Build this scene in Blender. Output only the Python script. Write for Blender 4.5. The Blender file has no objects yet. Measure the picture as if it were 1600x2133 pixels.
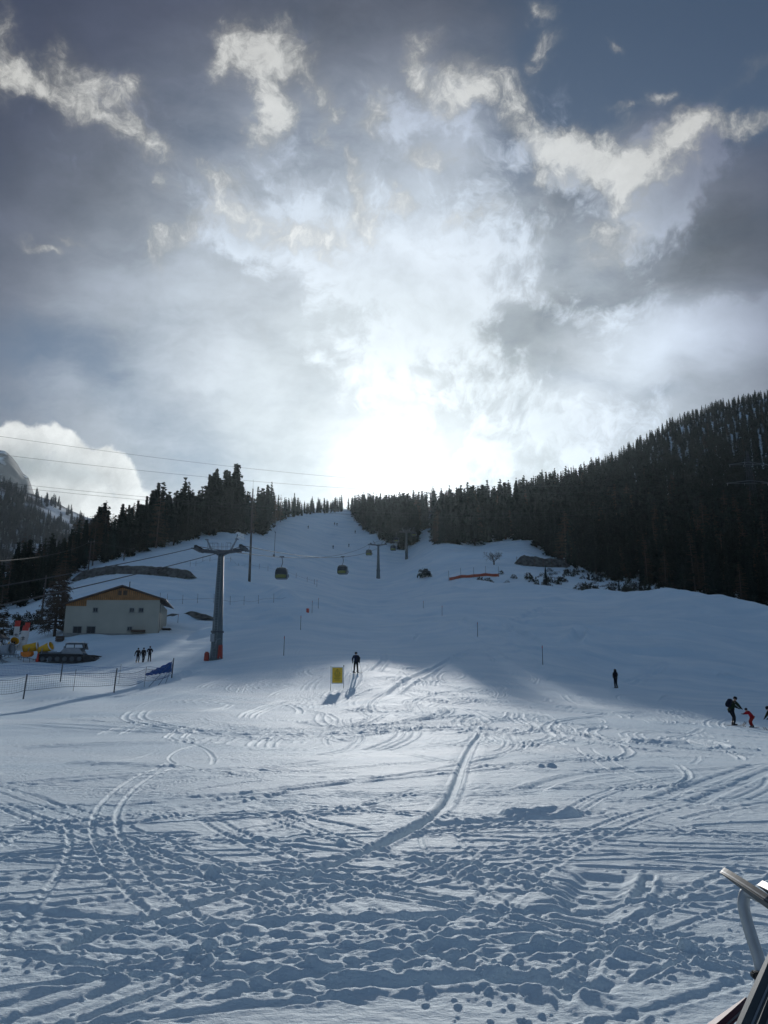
import bpy, bmesh, math, random
import numpy as np
from mathutils import Vector, Matrix

SC = bpy.context.scene
COL = SC.collection
R = math.radians
random.seed(7)

# ------------------------------------------------------------------ camera
PITCH = R(13.0)
FPX, CX, CY = 1602.0, 800.0, 1066.5
CAM = Vector((0.0, 0.0, 1.7))
cam_data = bpy.data.cameras.new("camera")
cam = bpy.data.objects.new("camera", cam_data)
COL.objects.link(cam)
cam.location = CAM
cam.rotation_euler = (R(90) + PITCH, 0, 0)
cam_data.sensor_fit = 'HORIZONTAL'
cam_data.sensor_width = 36.0
cam_data.lens = 36.0 * FPX / 1600.0
cam_data.clip_start = 0.05
cam_data.clip_end = 20000
SC.camera = cam
SC.render.resolution_x, SC.render.resolution_y = 768, 1024
FWD = Vector((0, math.cos(PITCH), math.sin(PITCH)))
UPV = Vector((0, -math.sin(PITCH), math.cos(PITCH)))
RGT = Vector((1, 0, 0))

def ray(px, py):
    return (FWD + RGT * ((px - CX) / FPX) + UPV * ((CY - py) / FPX)).normalized()

def at(px, py, Y):
    d = ray(px, py)
    return CAM + d * (Y / d.y)

# ------------------------------------------------------------------ object helpers
def link(o, parent=None):
    COL.objects.link(o)
    if parent is not None:
        o.parent = parent
    return o

def tag(o, label=None, cat=None, group=None, kind=None):
    if label: o["label"] = label
    if cat: o["category"] = cat
    if group: o["group"] = group
    if kind: o["kind"] = kind
    return o

def thing(name, loc, label, cat, group=None, rz=0.0):
    o = bpy.data.objects.new(name, None)
    o.empty_display_size = 0.2
    link(o)
    o.location = loc
    o.rotation_euler = (0, 0, rz)
    return tag(o, label, cat, group)

def copy_thing(o, loc, rz=None, label=None, group=None, scale=None):
    c = o.copy()
    COL.objects.link(c)
    c.location = loc
    if rz is not None: c.rotation_euler = (0, 0, rz)
    if scale is not None: c.scale = (scale, scale, scale)
    if label: c["label"] = label
    if group: c["group"] = group
    for ch in list(o.children):
        d = ch.copy(); COL.objects.link(d); d.parent = c
        for g in list(ch.children):
            e = g.copy(); COL.objects.link(e); e.parent = d
    return c

class MB:
    """collects shapes, builds one mesh object"""
    def __init__(self):
        self.v, self.f = [], []
    def add(self, vs, fs):
        b = len(self.v)
        self.v.extend([tuple(p) for p in vs])
        self.f.extend([tuple(i + b for i in q) for q in fs])
        return self
    def box(self, c, s, M=None, bev=0.0):
        hx, hy, hz = s[0] / 2, s[1] / 2, s[2] / 2
        if bev > 0:
            b = min(bev, hx * .45, hy * .45, hz * .45)
            bm = bmesh.new()
            bmesh.ops.create_cube(bm, size=1.0)
            for q in bm.verts:
                q.co = Vector((q.co.x * s[0], q.co.y * s[1], q.co.z * s[2]))
            bmesh.ops.bevel(bm, geom=bm.edges[:], offset=b, segments=2, affect='EDGES')
            bm.verts.index_update()
            vs = [q.co.copy() for q in bm.verts]
            fs = [[q.index for q in f.verts] for f in bm.faces]
            bm.free()
        else:
            vs = [Vector((x * hx, y * hy, z * hz)) for z in (-1, 1) for y in (-1, 1) for x in (-1, 1)]
            fs = [(0, 2, 3, 1), (4, 5, 7, 6), (0, 1, 5, 4), (2, 6, 7, 3), (0, 4, 6, 2), (1, 3, 7, 5)]
        if M is not None: vs = [M @ p for p in vs]
        c = Vector(c)
        return self.add([p + c for p in vs], fs)
    def cyl(self, p0, p1, r0, r1=None, n=10, cap=True):
        r1 = r0 if r1 is None else r1
        return self.tube([p0, p1], [r0, r1], n, cap)
    def tube(self, pts, rad, n=8, cap=True):
        pts = [Vector(p) for p in pts]
        if not isinstance(rad, (list, tuple)): rad = [rad] * len(pts)
        vs, fs = [], []
        ref = None
        for i, p in enumerate(pts):
            if i == 0: t = pts[1] - pts[0]
            elif i == len(pts) - 1: t = pts[-1] - pts[-2]
            else: t = (pts[i + 1] - pts[i]).normalized() + (pts[i] - pts[i - 1]).normalized()
            t = t.normalized()
            if ref is None:
                ref = Vector((0, 0, 1)) if abs(t.z) < .9 else Vector((1, 0, 0))
            a = (ref - t * ref.dot(t)).normalized()
            b = t.cross(a)
            ref = a
            for k in range(n):
                w = 2 * math.pi * k / n
                vs.append(p + (a * math.cos(w) + b * math.sin(w)) * rad[i])
        for i in range(len(pts) - 1):
            for k in range(n):
                k2 = (k + 1) % n
                fs.append((i * n + k, i * n + k2, (i + 1) * n + k2, (i + 1) * n + k))
        if cap:
            fs.append(tuple(range(n - 1, -1, -1)))
            fs.append(tuple(range((len(pts) - 1) * n, len(pts) * n)))
        return self.add(vs, fs)
    def lathe(self, prof, n=20, M=None, o=(0, 0, 0), closed=False):
        """prof: (r, z) list, around local z"""
        vs, fs = [], []
        for (r, z) in prof:
            for k in range(n):
                w = 2 * math.pi * k / n
                vs.append(Vector((r * math.cos(w), r * math.sin(w), z)))
        m = len(prof)
        for i in range(m - 1 + (1 if closed else 0)):
            j = (i + 1) % m
            for k in range(n):
                k2 = (k + 1) % n
                fs.append((i * n + k, i * n + k2, j * n + k2, j * n + k))
        if not closed:
            fs.append(tuple(range(n - 1, -1, -1)))
            fs.append(tuple(range((m - 1) * n, m * n)))
        if M is not None: vs = [M @ p for p in vs]
        o = Vector(o)
        return self.add([p + o for p in vs], fs)
    def prism(self, poly, axis_a, axis_b, axis_n, depth, o=(0, 0, 0)):
        """poly of (a, b) extruded by depth along axis_n"""
        o = Vector(o)
        A, B, N = Vector(axis_a), Vector(axis_b), Vector(axis_n)
        n = len(poly)
        vs = [o + A * a + B * b for a, b in poly] + [o + A * a + B * b + N * depth for a, b in poly]
        fs = [tuple(range(n - 1, -1, -1)), tuple(range(n, 2 * n))]
        for i in range(n):
            j = (i + 1) % n
            fs.append((i, j, n + j, n + i))
        return self.add(vs, fs)
    def ball(self, c, r, n=10, m=7):
        prof = [(max(1e-4, math.sin(math.pi * i / m)), -math.cos(math.pi * i / m)) for i in range(m + 1)]
        if not isinstance(r, (tuple, list)): r = (r, r, r)
        return self.lathe(prof, n, Matrix.Diagonal(Vector(r)), c)
    def build(self, name, mat, parent=None, smooth=False, loc=None, rot=None):
        me = bpy.data.meshes.new(name)
        me.from_pydata(self.v, [], self.f)
        bm = bmesh.new(); bm.from_mesh(me)
        bmesh.ops.recalc_face_normals(bm, faces=bm.faces[:])
        bm.to_mesh(me); bm.free()
        if mat is not None: me.materials.append(mat)
        if smooth:
            me.polygons.foreach_set("use_smooth", [True] * len(me.polygons))
        o = bpy.data.objects.new(name, me)
        link(o, parent)
        if loc is not None: o.location = loc
        if rot is not None: o.rotation_euler = rot
        return o

def np_mesh(name, V, tris=None, quads=None, smooth=False):
    """fast mesh from numpy arrays"""
    me = bpy.data.meshes.new(name)
    V = np.ascontiguousarray(V, np.float32)
    me.vertices.add(len(V)); me.vertices.foreach_set("co", V.ravel())
    loops, starts, tot = [], [], 0
    if tris is not None and len(tris):
        loops.append(np.asarray(tris, np.int32).ravel())
        starts.append(np.arange(len(tris), dtype=np.int32) * 3); tot = len(tris) * 3
    if quads is not None and len(quads):
        loops.append(np.asarray(quads, np.int32).ravel())
        starts.append(np.arange(len(quads), dtype=np.int32) * 4 + tot)
    L = np.concatenate(loops); S = np.concatenate(starts)
    me.loops.add(len(L)); me.loops.foreach_set("vertex_index", L)
    me.polygons.add(len(S)); me.polygons.foreach_set("loop_start", S)
    if smooth: me.polygons.foreach_set("use_smooth", np.ones(len(S), bool))
    me.update(calc_edges=True)
    return me

# ------------------------------------------------------------------ materials
def mat(name, col, rough=.6, metal=0.0, var=.15, scale=6.0, bump=0.0, spec=.4, coat=0.0, col2=None):
    m = bpy.data.materials.new(name)
    m.use_nodes = True
    nt = m.node_tree
    b = nt.nodes["Principled BSDF"]
    tc = nt.nodes.new("ShaderNodeTexCoord")
    no = nt.nodes.new("ShaderNodeTexNoise")
    no.inputs["Scale"].default_value = scale
    no.inputs["Detail"].default_value = 5
    nt.links.new(tc.outputs["Object"], no.inputs["Vector"])
    mx = nt.nodes.new("ShaderNodeMix"); mx.data_type = 'RGBA'
    c = tuple(col)
    lo = tuple(max(0, x * (1 - var)) for x in c) + (1,)
    hi = tuple(min(1, x * (1 + var)) for x in c) + (1,)
    if col2 is not None: hi = tuple(col2) + (1,)
    mx.inputs["A"].default_value = lo
    mx.inputs["B"].default_value = hi
    rp = nt.nodes.new("ShaderNodeMapRange")
    rp.inputs["From Min"].default_value = .3; rp.inputs["From Max"].default_value = .7
    nt.links.new(no.outputs["Fac"], rp.inputs["Value"])
    nt.links.new(rp.outputs["Result"], mx.inputs["Factor"])
    nt.links.new(mx.outputs["Result"], b.inputs["Base Color"])
    b.inputs["Roughness"].default_value = rough
    b.inputs["Metallic"].default_value = metal
    b.inputs["Specular IOR Level"].default_value = spec
    b.inputs["Coat Weight"].default_value = coat
    if bump > 0:
        bp = nt.nodes.new("ShaderNodeBump")
        bp.inputs["Strength"].default_value = bump
        bp.inputs["Distance"].default_value = .02
        nt.links.new(no.outputs["Fac"], bp.inputs["Height"])
        nt.links.new(bp.outputs["Normal"], b.inputs["Normal"])
    return m

M = {}
M['steel'] = mat("galvanised_steel", (.30, .33, .35), .45, .7, .12, 3)
M['dark_steel'] = mat("dark_steel", (.10, .11, .12), .5, .6, .2, 4)
M['tower'] = mat("tower_paint", (.115, .14, .145), .55, .1, .12, 1.5)
M['black'] = mat("black_plastic", (.02, .02, .022), .5)
M['rubber'] = mat("black_rubber", (.025, .025, .025), .85)
M['bark'] = mat("bark", (.085, .065, .05), .9, 0, .3, 8, .4)
M['bark_grey'] = mat("grey_bark", (.12, .10, .085), .9, 0, .3, 8, .4)
M['needles'] = mat("spruce_needles", (.030, .043, .036), .85, 0, .45, .5, spec=.15)
M['needles2'] = mat("larch_twigs", (.10, .075, .055), .9, 0, .3, .6, spec=.1)
M['needles3'] = mat("frosted_needles", (.22, .25, .29), .9, 0, .5, .05, spec=.1, col2=(.05, .06, .06))
M['shrub'] = mat("shrub_twigs", (.075, .058, .048), .9, 0, .4, .6, spec=.1, col2=(.05, .06, .04))
M['plaster'] = mat("plaster", (.43, .405, .33), .9, 0, .08, .5, .1)
M['plinth'] = mat("concrete_plinth", (.26, .26, .24), .9, 0, .2, 1.2)
M['wood'] = mat("larch_boards", (.42, .19, .065), .7, 0, .25, 1.2)
M['wood_dark'] = mat("dark_timber", (.10, .065, .045), .8, 0, .25, 2)
M['wood_grey'] = mat("weathered_wood", (.11, .095, .085), .85, 0, .25, 4)
M['roof'] = mat("roof_sheet", (.085, .06, .05), .6, 0, .2, 1.0)
M['glass'] = mat("window_glass", (.03, .035, .04), .08, 0, .1, 2, spec=.6)
M['white'] = mat("white_paint", (.78, .79, .78), .5, 0, .06, 3)
M['yellow'] = mat("yellow_paint", (.80, .43, .02), .45, 0, .12, 3)
M['orange'] = mat("orange_paint", (.75, .20, .02), .5, 0, .15, 3)
M['red'] = mat("red_pad", (.36, .05, .03), .6, 0, .2, 4)
M['redcloth'] = mat("red_cloth", (.60, .07, .05), .8, 0, .1, 4)
M['orangenet'] = mat("orange_net", (.45, .09, .04), .8, 0, .15, 4)
M['bluenet'] = mat("blue_net", (.03, .10, .32), .8, 0, .2, 4)
M['darknet'] = mat("blue_grey_net", (.06, .10, .17), .8, 0, .2, 4)
M['cloth_white'] = mat("banner_cloth", (.72, .68, .64), .85, 0, .06, 2)
M['greymachine'] = mat("grey_machine_paint", (.34, .36, .38), .45, .2, .15, 2)
M['cable'] = mat("steel_cable", (.045, .05, .055), .6, .4, .1, 2)
M['sign'] = mat("sign_yellow", (.90, .56, .05), .6, 0, .08, 3)
M['signink'] = mat("sign_print", (.10, .08, .03), .7)
M['earth'] = mat("bare_earth", (.060, .055, .046), .95, 0, .35, .9, .8, spec=.1, col2=(.17, .165, .155))
M['lime'] = mat("yellow_green_panel", (.20, .21, .05), .5, 0, .1, 2)
M['cabin'] = mat("cabin_shell", (.045, .06, .065), .35, 0, .1, 2, coat=.3)
M['insul'] = mat("insulator", (.5, .5, .48), .3)
M['lens'] = mat("lamp_glass", (.7, .74, .76), .15, 0, .05, 2, spec=.6)
# ------------------------------------------------------------------ terrain
import time; _t0 = time.time()
_GC = np.cos(np.arange(1024) * 2 * math.pi / 1024).astype(np.float32)
_GS = np.sin(np.arange(1024) * 2 * math.pi / 1024).astype(np.float32)
def gn(x, y, seed=0):
    """2-D gradient noise, about -1..1"""
    xi = np.floor(x).astype(np.int32).astype(np.uint32); yi = np.floor(y).astype(np.int32).astype(np.uint32)
    xf = (x - np.floor(x)).astype(np.float32); yf = (y - np.floor(y)).astype(np.float32)
    def g(ix, iy, fx, fy):
        h = ix * np.uint32(374761393) + iy * np.uint32(668265263) + np.uint32(seed * 982451653 & 0xFFFFFFFF)
        h = (h ^ (h >> np.uint32(13))) * np.uint32(1274126177)
        h = (h ^ (h >> np.uint32(16))) & np.uint32(1023)
        return _GC[h] * fx + _GS[h] * fy
    u = xf * xf * xf * (xf * (xf * 6 - 15) + 10)
    v = yf * yf * yf * (yf * (yf * 6 - 15) + 10)
    n00 = g(xi, yi, xf, yf); n10 = g(xi + np.uint32(1), yi, xf - 1, yf)
    n01 = g(xi, yi + np.uint32(1), xf, yf - 1); n11 = g(xi + np.uint32(1), yi + np.uint32(1), xf - 1, yf - 1)
    return 1.5 * ((n00 * (1 - u) + n10 * u) * (1 - v) + (n01 * (1 - u) + n11 * u) * v)

CP = [  # pixel of the photograph and distance of that ground point
 (-60,1470,50),(400,1462,50),(800,1468,48),(1150,1480,48),(1530,1511,47.5),(1680,1525,47),
 (48,1458,56),(237,1441,62),(357,1417,71),(125,1424,64),(702,1437,60),(742,1401,66),(1000,1425,62),(1284,1438,74),(1600,1474,66),
 (-60,1388,95),(0,1386,95),(150,1375,106),(300,1378,97),(448,1375,95),(600,1390,80),(900,1392,78),(1131,1393,86),(1300,1408,96),(1480,1428,95),(1640,1448,92),
 (133,1331,121),(324,1318,124),(60,1346,122),(-40,1345,125),(400,1335,120),(350,1291,146),(500,1289,150),(591,1366,90),(626,1311,118),(650,1275,150),
 (250,1245,165),(519,1222,200),(405,1199,208),(165,1204,208),(400,1180,228),(60,1290,165),(-60,1300,160),
 (240,1163,242),(330,1140,268),(400,1118,300),(470,1110,325),(560,1098,390),(580,1080,430),(640,1076,462),(700,1069,488),(740,1100,440),
 (788,1210,290),(700,1165,345),(600,1155,310),(690,1112,420),(640,1230,205),(760,1255,215),(847,1164,365),(800,1125,400),(730,1215,270),
 (840,1345,108),(700,1330,115),
 (921,1281,150),(995,1327,112),(1100,1290,145),(900,1212,250),(1028,1174,268),(1090,1130,325),(1130,1168,290),(950,1191,255),(1040,1204,240),(1150,1212,225),
 (1240,1242,200),(1310,1250,186),(1400,1244,178),(1500,1264,168),(1600,1285,158),(1680,1295,155),(1600,1365,122),(1400,1325,125),(1200,1330,118),
 (1330,1225,225),(1430,1235,225),(1550,1262,215),(1700,1280,210),
 (906,1140,332),(1000,1140,335),(1075,1125,345),(1150,1150,315),(1235,1192,262),
 (906,1062,490),(1000,1060,478),(1100,1040,470),(1250,988,530),(1400,896,595),(1500,852,625),(1600,828,655),(1720,810,680),
 (1250,1075,400),(1400,1045,410),(1600,1020,430),(1600,1140,310),(1400,1140,310),
 (800,1066,520),(880,1066,520),(740,1072,500),
 (-60,1240,240),(0,1232,255),(100,1195,268),(180,1150,290),(280,1120,330),(380,1095,370),(480,1080,410),(560,1074,450),
]
_pts, _val = [], []
def _addp(th, r, t):
    _pts.append((th * 4.0, math.log(r))); _val.append(t)
for (px, py, Y) in CP:
    p = at(px, py, Y)
    r = math.hypot(p.x, p.y)
    _addp(math.atan2(p.x, p.y), r, p.z / r)
for r in (1.0, 3.0, 8.0, 16.0, 27.0):
    for dth in (-60, -35, -12, 12, 35, 60):
        _addp(R(dth), r, 0.0)
for r, tl, tr in ((45, 0.0, -.015), (100, .03, 0.0), (160, .06, .05), (220, .08, .07), (330, .1, .2), (600, .12, .36)):
    _addp(R(-50), r, tl); _addp(R(50), r, tr)
for dth, t in ((-50, .10), (-30, .10), (-22, .12), (-12, .16), (-5, .19), (0, .185), (3, .19), (10, .2), (18, .27), (26, .31), (50, .33)):
    _addp(R(dth), 1000, t * .92); _addp(R(dth), 3500, t * .3)
_P = np.array(_pts); _V = np.array(_val)
def _tps(d2):
    return np.where(d2 > 1e-12, .5 * d2 * np.log(np.maximum(d2, 1e-12)), 0.0)
_n = len(_P)
_K = _tps(((_P[:, None, :] - _P[None, :, :]) ** 2).sum(-1)) + np.eye(_n) * 2e-3
_Q = np.hstack([np.ones((_n, 1)), _P])
_A = np.zeros((_n + 3, _n + 3)); _A[:_n, :_n] = _K; _A[:_n, _n:] = _Q; _A[_n:, :_n] = _Q.T
_W = np.linalg.solve(_A, np.concatenate([_V, np.zeros(3)]))

def base_tr(th, r):
    """base height from azimuth and distance arrays"""
    th0 = np.abs(th)
    u = np.clip(th, -.95, .95) * 4.0
    v = np.log(np.maximum(r, .8))
    out = np.full(u.shape, _W[_n]) + _W[_n + 1] * u + _W[_n + 2] * v
    for i in range(_n):
        d2 = (u - _P[i, 0]) ** 2 + (v - _P[i, 1]) ** 2
        out += _W[i] * _tps(d2)
    back = np.clip((2.6 - th0) / 1.4, 0, 1)
    back = back * back * (3 - 2 * back)
    near = np.clip((r - 2.0) / 8.0, 0, 1)
    return out * r * back * near

def base_many(x, y):
    x = np.atleast_1d(np.asarray(x, float)); y = np.atleast_1d(np.asarray(y, float))
    th = np.arctan2(x, y); r = np.hypot(x, y)
    u = np.clip(th, -.95, .95) * 4.0; v = np.log(np.maximum(r, .8))
    out = _W[_n] + _W[_n + 1] * u + _W[_n + 2] * v + _tps((u[:, None] - _P[:, 0]) ** 2 + (v[:, None] - _P[:, 1]) ** 2) @ _W[:_n]
    back = np.clip((2.6 - np.abs(th)) / 1.4, 0, 1); back = back * back * (3 - 2 * back)
    return out * r * back * np.clip((r - 2.0) / 8.0, 0, 1)

def gz(x, y):
    return float(base_many(x, y)[0])

def ground_px(px, py, lo=2.0, hi=700.0):
    """the point of the ground seen at this pixel"""
    d = ray(px, py)
    for _ in range(3):
        t = np.geomspace(lo, hi, 90) if hi / lo > 1.2 else np.linspace(lo, hi, 12)
        below = CAM.z + d.z * t < base_many(CAM.x + d.x * t, CAM.y + d.y * t)
        k = int(np.argmax(below)) if below.any() else len(t) - 1
        lo, hi = float(t[max(0, k - 1)]), float(t[k])
    p = CAM + d * hi
    return Vector((p.x, p.y, gz(p.x, p.y)))

def on_ground(px, Y, sink=0.0):
    """ground point at this pixel column and distance"""
    x = (px - CX) / FPX * (Y * math.cos(PITCH) + (gz((px - CX) / FPX * Y, Y) - CAM.z) * math.sin(PITCH))
    return Vector((x, Y, gz(x, Y) - sink))

# fan grid: fine where the picture looks, coarse all round
DTH = 0.00125
th_mid = np.arange(-.575, .575, DTH)
th_l = -.575 - np.linspace(0, 1, 46)[1:] ** 1.6 * (math.pi - .575)
TH = np.concatenate([th_l[::-1], th_mid, -th_l])
rs = [0.6]
while rs[-1] < 3600:
    r = rs[-1]
    if r < 3.2: k = .03
    elif r < 12: k = .0025
    elif r < 110: k = .0046
    elif r < 330: k = .0044
    elif r < 700: k = .0062
    else: k = .03
    rs.append(r * (1 + k))
RR = np.array(rs)
NT, NR = len(TH), len(RR)
G_TH, G_R = np.meshgrid(TH, RR)            # rows: distance
GX = (G_R * np.sin(G_TH)); GY = (G_R * np.cos(G_TH))
GZ = np.zeros_like(GX)
def _cr(A, n):
    # Catmull-Rom refinement of every 4th sample along axis 0
    m = A.shape[0]
    q = np.arange(n) / 4.0
    i = np.minimum(q.astype(int), m - 2); t = (q - i)[:, None]
    g = lambda k: A[np.clip(i + k, 0, m - 1)]
    a, b, c, d = g(-1), g(0), g(1), g(2)
    return .5 * (2 * b + (c - a) * t + (2 * a - 5 * b + 4 * c - d) * t * t + (3 * b - a - 3 * c + d) * t ** 3)
_lr = np.concatenate([np.log(RR), np.log(RR[-1]) + np.arange(1, 9) * .03])
_tt = np.concatenate([TH, TH[-1] + np.arange(1, 9) * .01])
_r4, _t4 = np.exp(_lr[::4]), _tt[::4]
_a, _b = np.meshgrid(_t4, _r4)
_c = base_tr(_a, _r4[:, None] * np.ones_like(_a)) / _b
GZ = _cr(_cr(_c, NR).T, NT).T * G_R
DET = np.zeros_like(GZ, dtype=np.float32)
ic0, ic1 = 40, NT - 40                      # columns that get relief
sl = np.s_[:, ic0:ic1]
X_, Y_, R_ = GX[sl], GY[sl], G_R[sl]
def sm(a, b, x):
    t = np.clip((x - a) / (b - a), 0, 1)
    return t * t * (3 - 2 * t)
D = np.zeros_like(X_, dtype=np.float32)
# broad rolls of the slope
D += (.35 * gn(X_ / 22, Y_ / 30, 1) * sm(25, 110, R_)).astype(np.float32)
D += (.9 * gn(X_ / 34 + 3, Y_ / 22, 21) * sm(110, 260, R_) * (1 - sm(600, 800, R_))).astype(np.float32)
D += (.06 * gn(X_ / 7.5, Y_ / 5.5, 2) * sm(5, 20, R_)).astype(np.float32)
D += (.020 * gn(X_ / 3.0, Y_ / 1.7, 3) * sm(3, 7, R_) * (1 - sm(60, 130, R_))).astype(np.float32)
wind = sm(-.25, .35, gn(X_ / 45, Y_ / 38, 22))
D += (1.75 * (.42 * gn(X_ / 12, Y_ / 6.5, 23) + .20 * gn(X_ / 5, Y_ / 2.8, 24) + .09 * gn(X_ / 2.0, Y_ / 1.3, 25) + .16 * (1 - 2.2 * np.abs(gn(X_ / 16, Y_ / 4.5, 26)))) * (.25 + .75 * wind) * sm(85, 130, R_) * (1 - sm(520, 640, R_))).astype(np.float32)
# churned snow: patches of clods between smooth scraped places
near = 1 - sm(13, 34, R_)
mask = sm(-.28, .30, gn(X_ / 3.2, Y_ / 1.5, 5) + .5 * gn(X_ / 1.1, Y_ / .7, 6) - .22 + .20 * near)
mask3 = sm(-.25, .35, gn(X_ / 3.2 + 5, Y_ / 1.6, 8) + .05 * near)
mask2 = sm(-.2, .4, gn(X_ / 2.0 + 9, Y_ / 1.3, 7))
def octv(lx, ly, seed, amp, ridge=False):
    spac = np.maximum(RR * .0027, .007)[:, None]
    w = np.clip((ly / (2.2 * spac)) - .6, 0, 1)
    rows = np.where(w[:, 0] > 0)[0]
    if len(rows) == 0: return 0
    a, b = rows[0], rows[-1] + 1
    n = gn(X_[a:b] / lx, Y_[a:b] / ly, seed)
    if ridge: n = 1 - 2.4 * np.abs(n)
    out = np.zeros_like(X_, dtype=np.float32)
    out[a:b] = n * w[a:b] * amp
    return out
amp_r = (.62 + .38 * near) * (1 - sm(70, 120, R_))
ch = octv(1.05, .72, 11, .004) + octv(.50, .36, 12, .0036, True) + octv(.23, .18, 13, .0062, True)
ch = ch + octv(.115, .085, 14, .0105) + octv(.06, .045, 15, .0085) + octv(.034, .027, 20, .0055)
D += (ch * mask * (.35 + .65 * mask3) * amp_r).astype(np.float32)
D += ((octv(.34, .16, 16, .006) + octv(.09, .06, 17, .0055) + octv(.16, .11, 27, .006, True) + octv(1.9, .25, 18, .004)) * (1 - .6 * mask) * (.25 + .75 * mask3) * amp_r).astype(np.float32)
# long low scraped streaks
D += (octv(4.5, .42, 19, .005, True) * mask2 * (1 - sm(45, 80, R_))).astype(np.float32)

print('T noise', time.time() - _t0)
# --- tracks ---------------------------------------------------------
rng = np.random.default_rng(11)
lnR = np.log(RR)
def idx_r(r): return int(np.searchsorted(RR, r))
TH_ = TH[ic0:ic1]
def apply_track(P, half, depth, berm, twin=0.0, rough=0.0, fade=True):
    """groove (depth>0) or ridge (depth<0) along polyline P (N,2); berm on both lips"""
    P = np.asarray(P, float)
    wid = half * 3.2 + twin
    th = np.arctan2(P[:, 0], P[:, 1]); r = np.hypot(P[:, 0], P[:, 1])
    if r.max() < 2.0: return
    mth = wid / max(r.min(), 2.5)
    j0 = int(np.searchsorted(TH_, th.min() - mth)); j1 = int(np.searchsorted(TH_, th.max() + mth))
    i0 = idx_r(max(.7, r.min() - wid)); i1 = idx_r(r.max() + wid)
    if j1 - j0 < 2 or i1 - i0 < 2: return
    best = np.full((i1 - i0, j1 - j0), 1e9, np.float32)
    sgn = np.zeros_like(best); tpar = np.zeros_like(best)
    seg = len(P) - 1
    for s in range(seg):
        a, b = P[s], P[s + 1]
        tt = th[s:s + 2]; r2 = r[s:s + 2]
        mm = wid / max(r2.min(), 1.5)
        jj0 = max(j0, int(np.searchsorted(TH_, tt.min() - mm))); jj1 = min(j1, int(np.searchsorted(TH_, tt.max() + mm)))
        ii0 = max(i0, idx_r(r2.min() - wid)); ii1 = min(i1, idx_r(r2.max() + wid))
        if jj1 <= jj0 or ii1 <= ii0: continue
        xx = X_[ii0:ii1, jj0:jj1]; yy = Y_[ii0:ii1, jj0:jj1]
        d = b - a; L2 = d @ d + 1e-9
        t = np.clip(((xx - a[0]) * d[0] + (yy - a[1]) * d[1]) / L2, 0, 1)
        ex = xx - a[0] - t * d[0]; ey = yy - a[1] - t * d[1]
        ds = np.sqrt(ex * ex + ey * ey)
        sub = best[ii0 - i0:ii1 - i0, jj0 - j0:jj1 - j0]
        up = ds < sub
        sub[up] = ds[up]
        sgn[ii0 - i0:ii1 - i0, jj0 - j0:jj1 - j0][up] = np.sign(ex * d[1] - ey * d[0])[up]
        tpar[ii0 - i0:ii1 - i0, jj0 - j0:jj1 - j0][up] = ((s + t) / seg)[up]
    live = best < wid
    if not live.any(): return
    off = best * sgn
    if rough > 0:
        off = off + rough * gn(X_[i0:i1, j0:j1] / .35, Y_[i0:i1, j0:j1] / .25, 31)
    def prof(q):
        a = np.abs(q) / half
        if depth < 0: return -depth * np.exp(-a * a * 1.6)
        g = -depth * (1 - sm(.55, 1.05, a))
        return g + berm * np.exp(-((a - 1.55) / .45) ** 2)
    h = prof(off) if twin == 0 else prof(off - twin / 2) + prof(off + twin / 2)
    env = 1.0
    if fade: env = sm(0, .08, tpar) * (1 - sm(.92, 1.0, tpar))
    flat = (1 - sm(.8, 1.2, best / half)) if (twin == 0 and depth > .02) else 0
    Dl = D[i0:i1, j0:j1]
    Dn = Dl * (1 - .75 * flat * env) + h * env
    D[i0:i1, j0:j1] = np.where(live, Dn, Dl)

def gxy(px, py):
    p = ground_px(px, py); return (p.x, p.y)
def spline(pts, n=10):
    P = np.array(pts, float)
    if len(P) == 2: return np.linspace(P[0], P[1], n)
    Q = np.vstack([2 * P[0] - P[1], P, 2 * P[-1] - P[-2]])
    out = []
    for i in range(1, len(Q) - 2):
        for t in np.linspace(0, 1, n, endpoint=False):
            out.append(.5 * ((2 * Q[i]) + (-Q[i - 1] + Q[i + 1]) * t + (2 * Q[i - 1] - 5 * Q[i] + 4 * Q[i + 1] - Q[i + 2]) * t * t + (-Q[i - 1] + 3 * Q[i] - 3 * Q[i + 1] + Q[i + 2]) * t ** 3))
    out.append(P[-1])
    return np.array(out)
def px_track(pp, half, depth, berm, **k):
    apply_track(spline([gxy(*q) for q in pp]), half, depth, berm, **k)

# the long curved trail from lower left up the middle
# pairs of tracks across
px_track([(-20,1722),(240,1712),(420,1680),(640,1640),(880,1615),(1080,1592)], .11, 0.025, 0.012, twin=.5, rough=0.009)
px_track([(160,1672),(430,1658),(660,1640),(930,1598),(1060,1575)], .12, 0.025, 0.014, rough=0.009)
px_track([(-20,1638),(200,1622),(500,1603),(700,1585)], .12, 0.0225, 0.012, twin=.5)
px_track([(-30,1890),(120,1905),(300,1918)], .10, 0.025, 0.012)
px_track([(690,1838),(800,1850),(900,1872),(1000,1880)], .07, 0.02, 0.008)
px_track([(610,1985),(690,2000),(760,2018)], .05, 0.02, 0.008)
px_track([(560,1770),(575,1720),(560,1680),(600,1650)], .22, 0.015, 0.012, rough=0.0225)
px_track([(900,1722),(1050,1712),(1180,1705),(1260,1690)], .16, 0.03, 0.02, rough=0.018)
px_track([(1215,1915),(1235,1870),(1262,1820)], .26, 0.04, 0.024, rough=0.0135)
px_track([(1330,1880),(1345,1850),(1352,1822)], .06, 0.03, 0.02, rough=0.009)
px_track([(1180,1808),(1350,1812),(1500,1812),(1620,1820)], .05, 0.015, 0.008)
px_track([(640,2055),(820,2050),(1000,2040),(1130,2050),(1300,2062)], .09, 0.03, 0.02, rough=0.0135)
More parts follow.
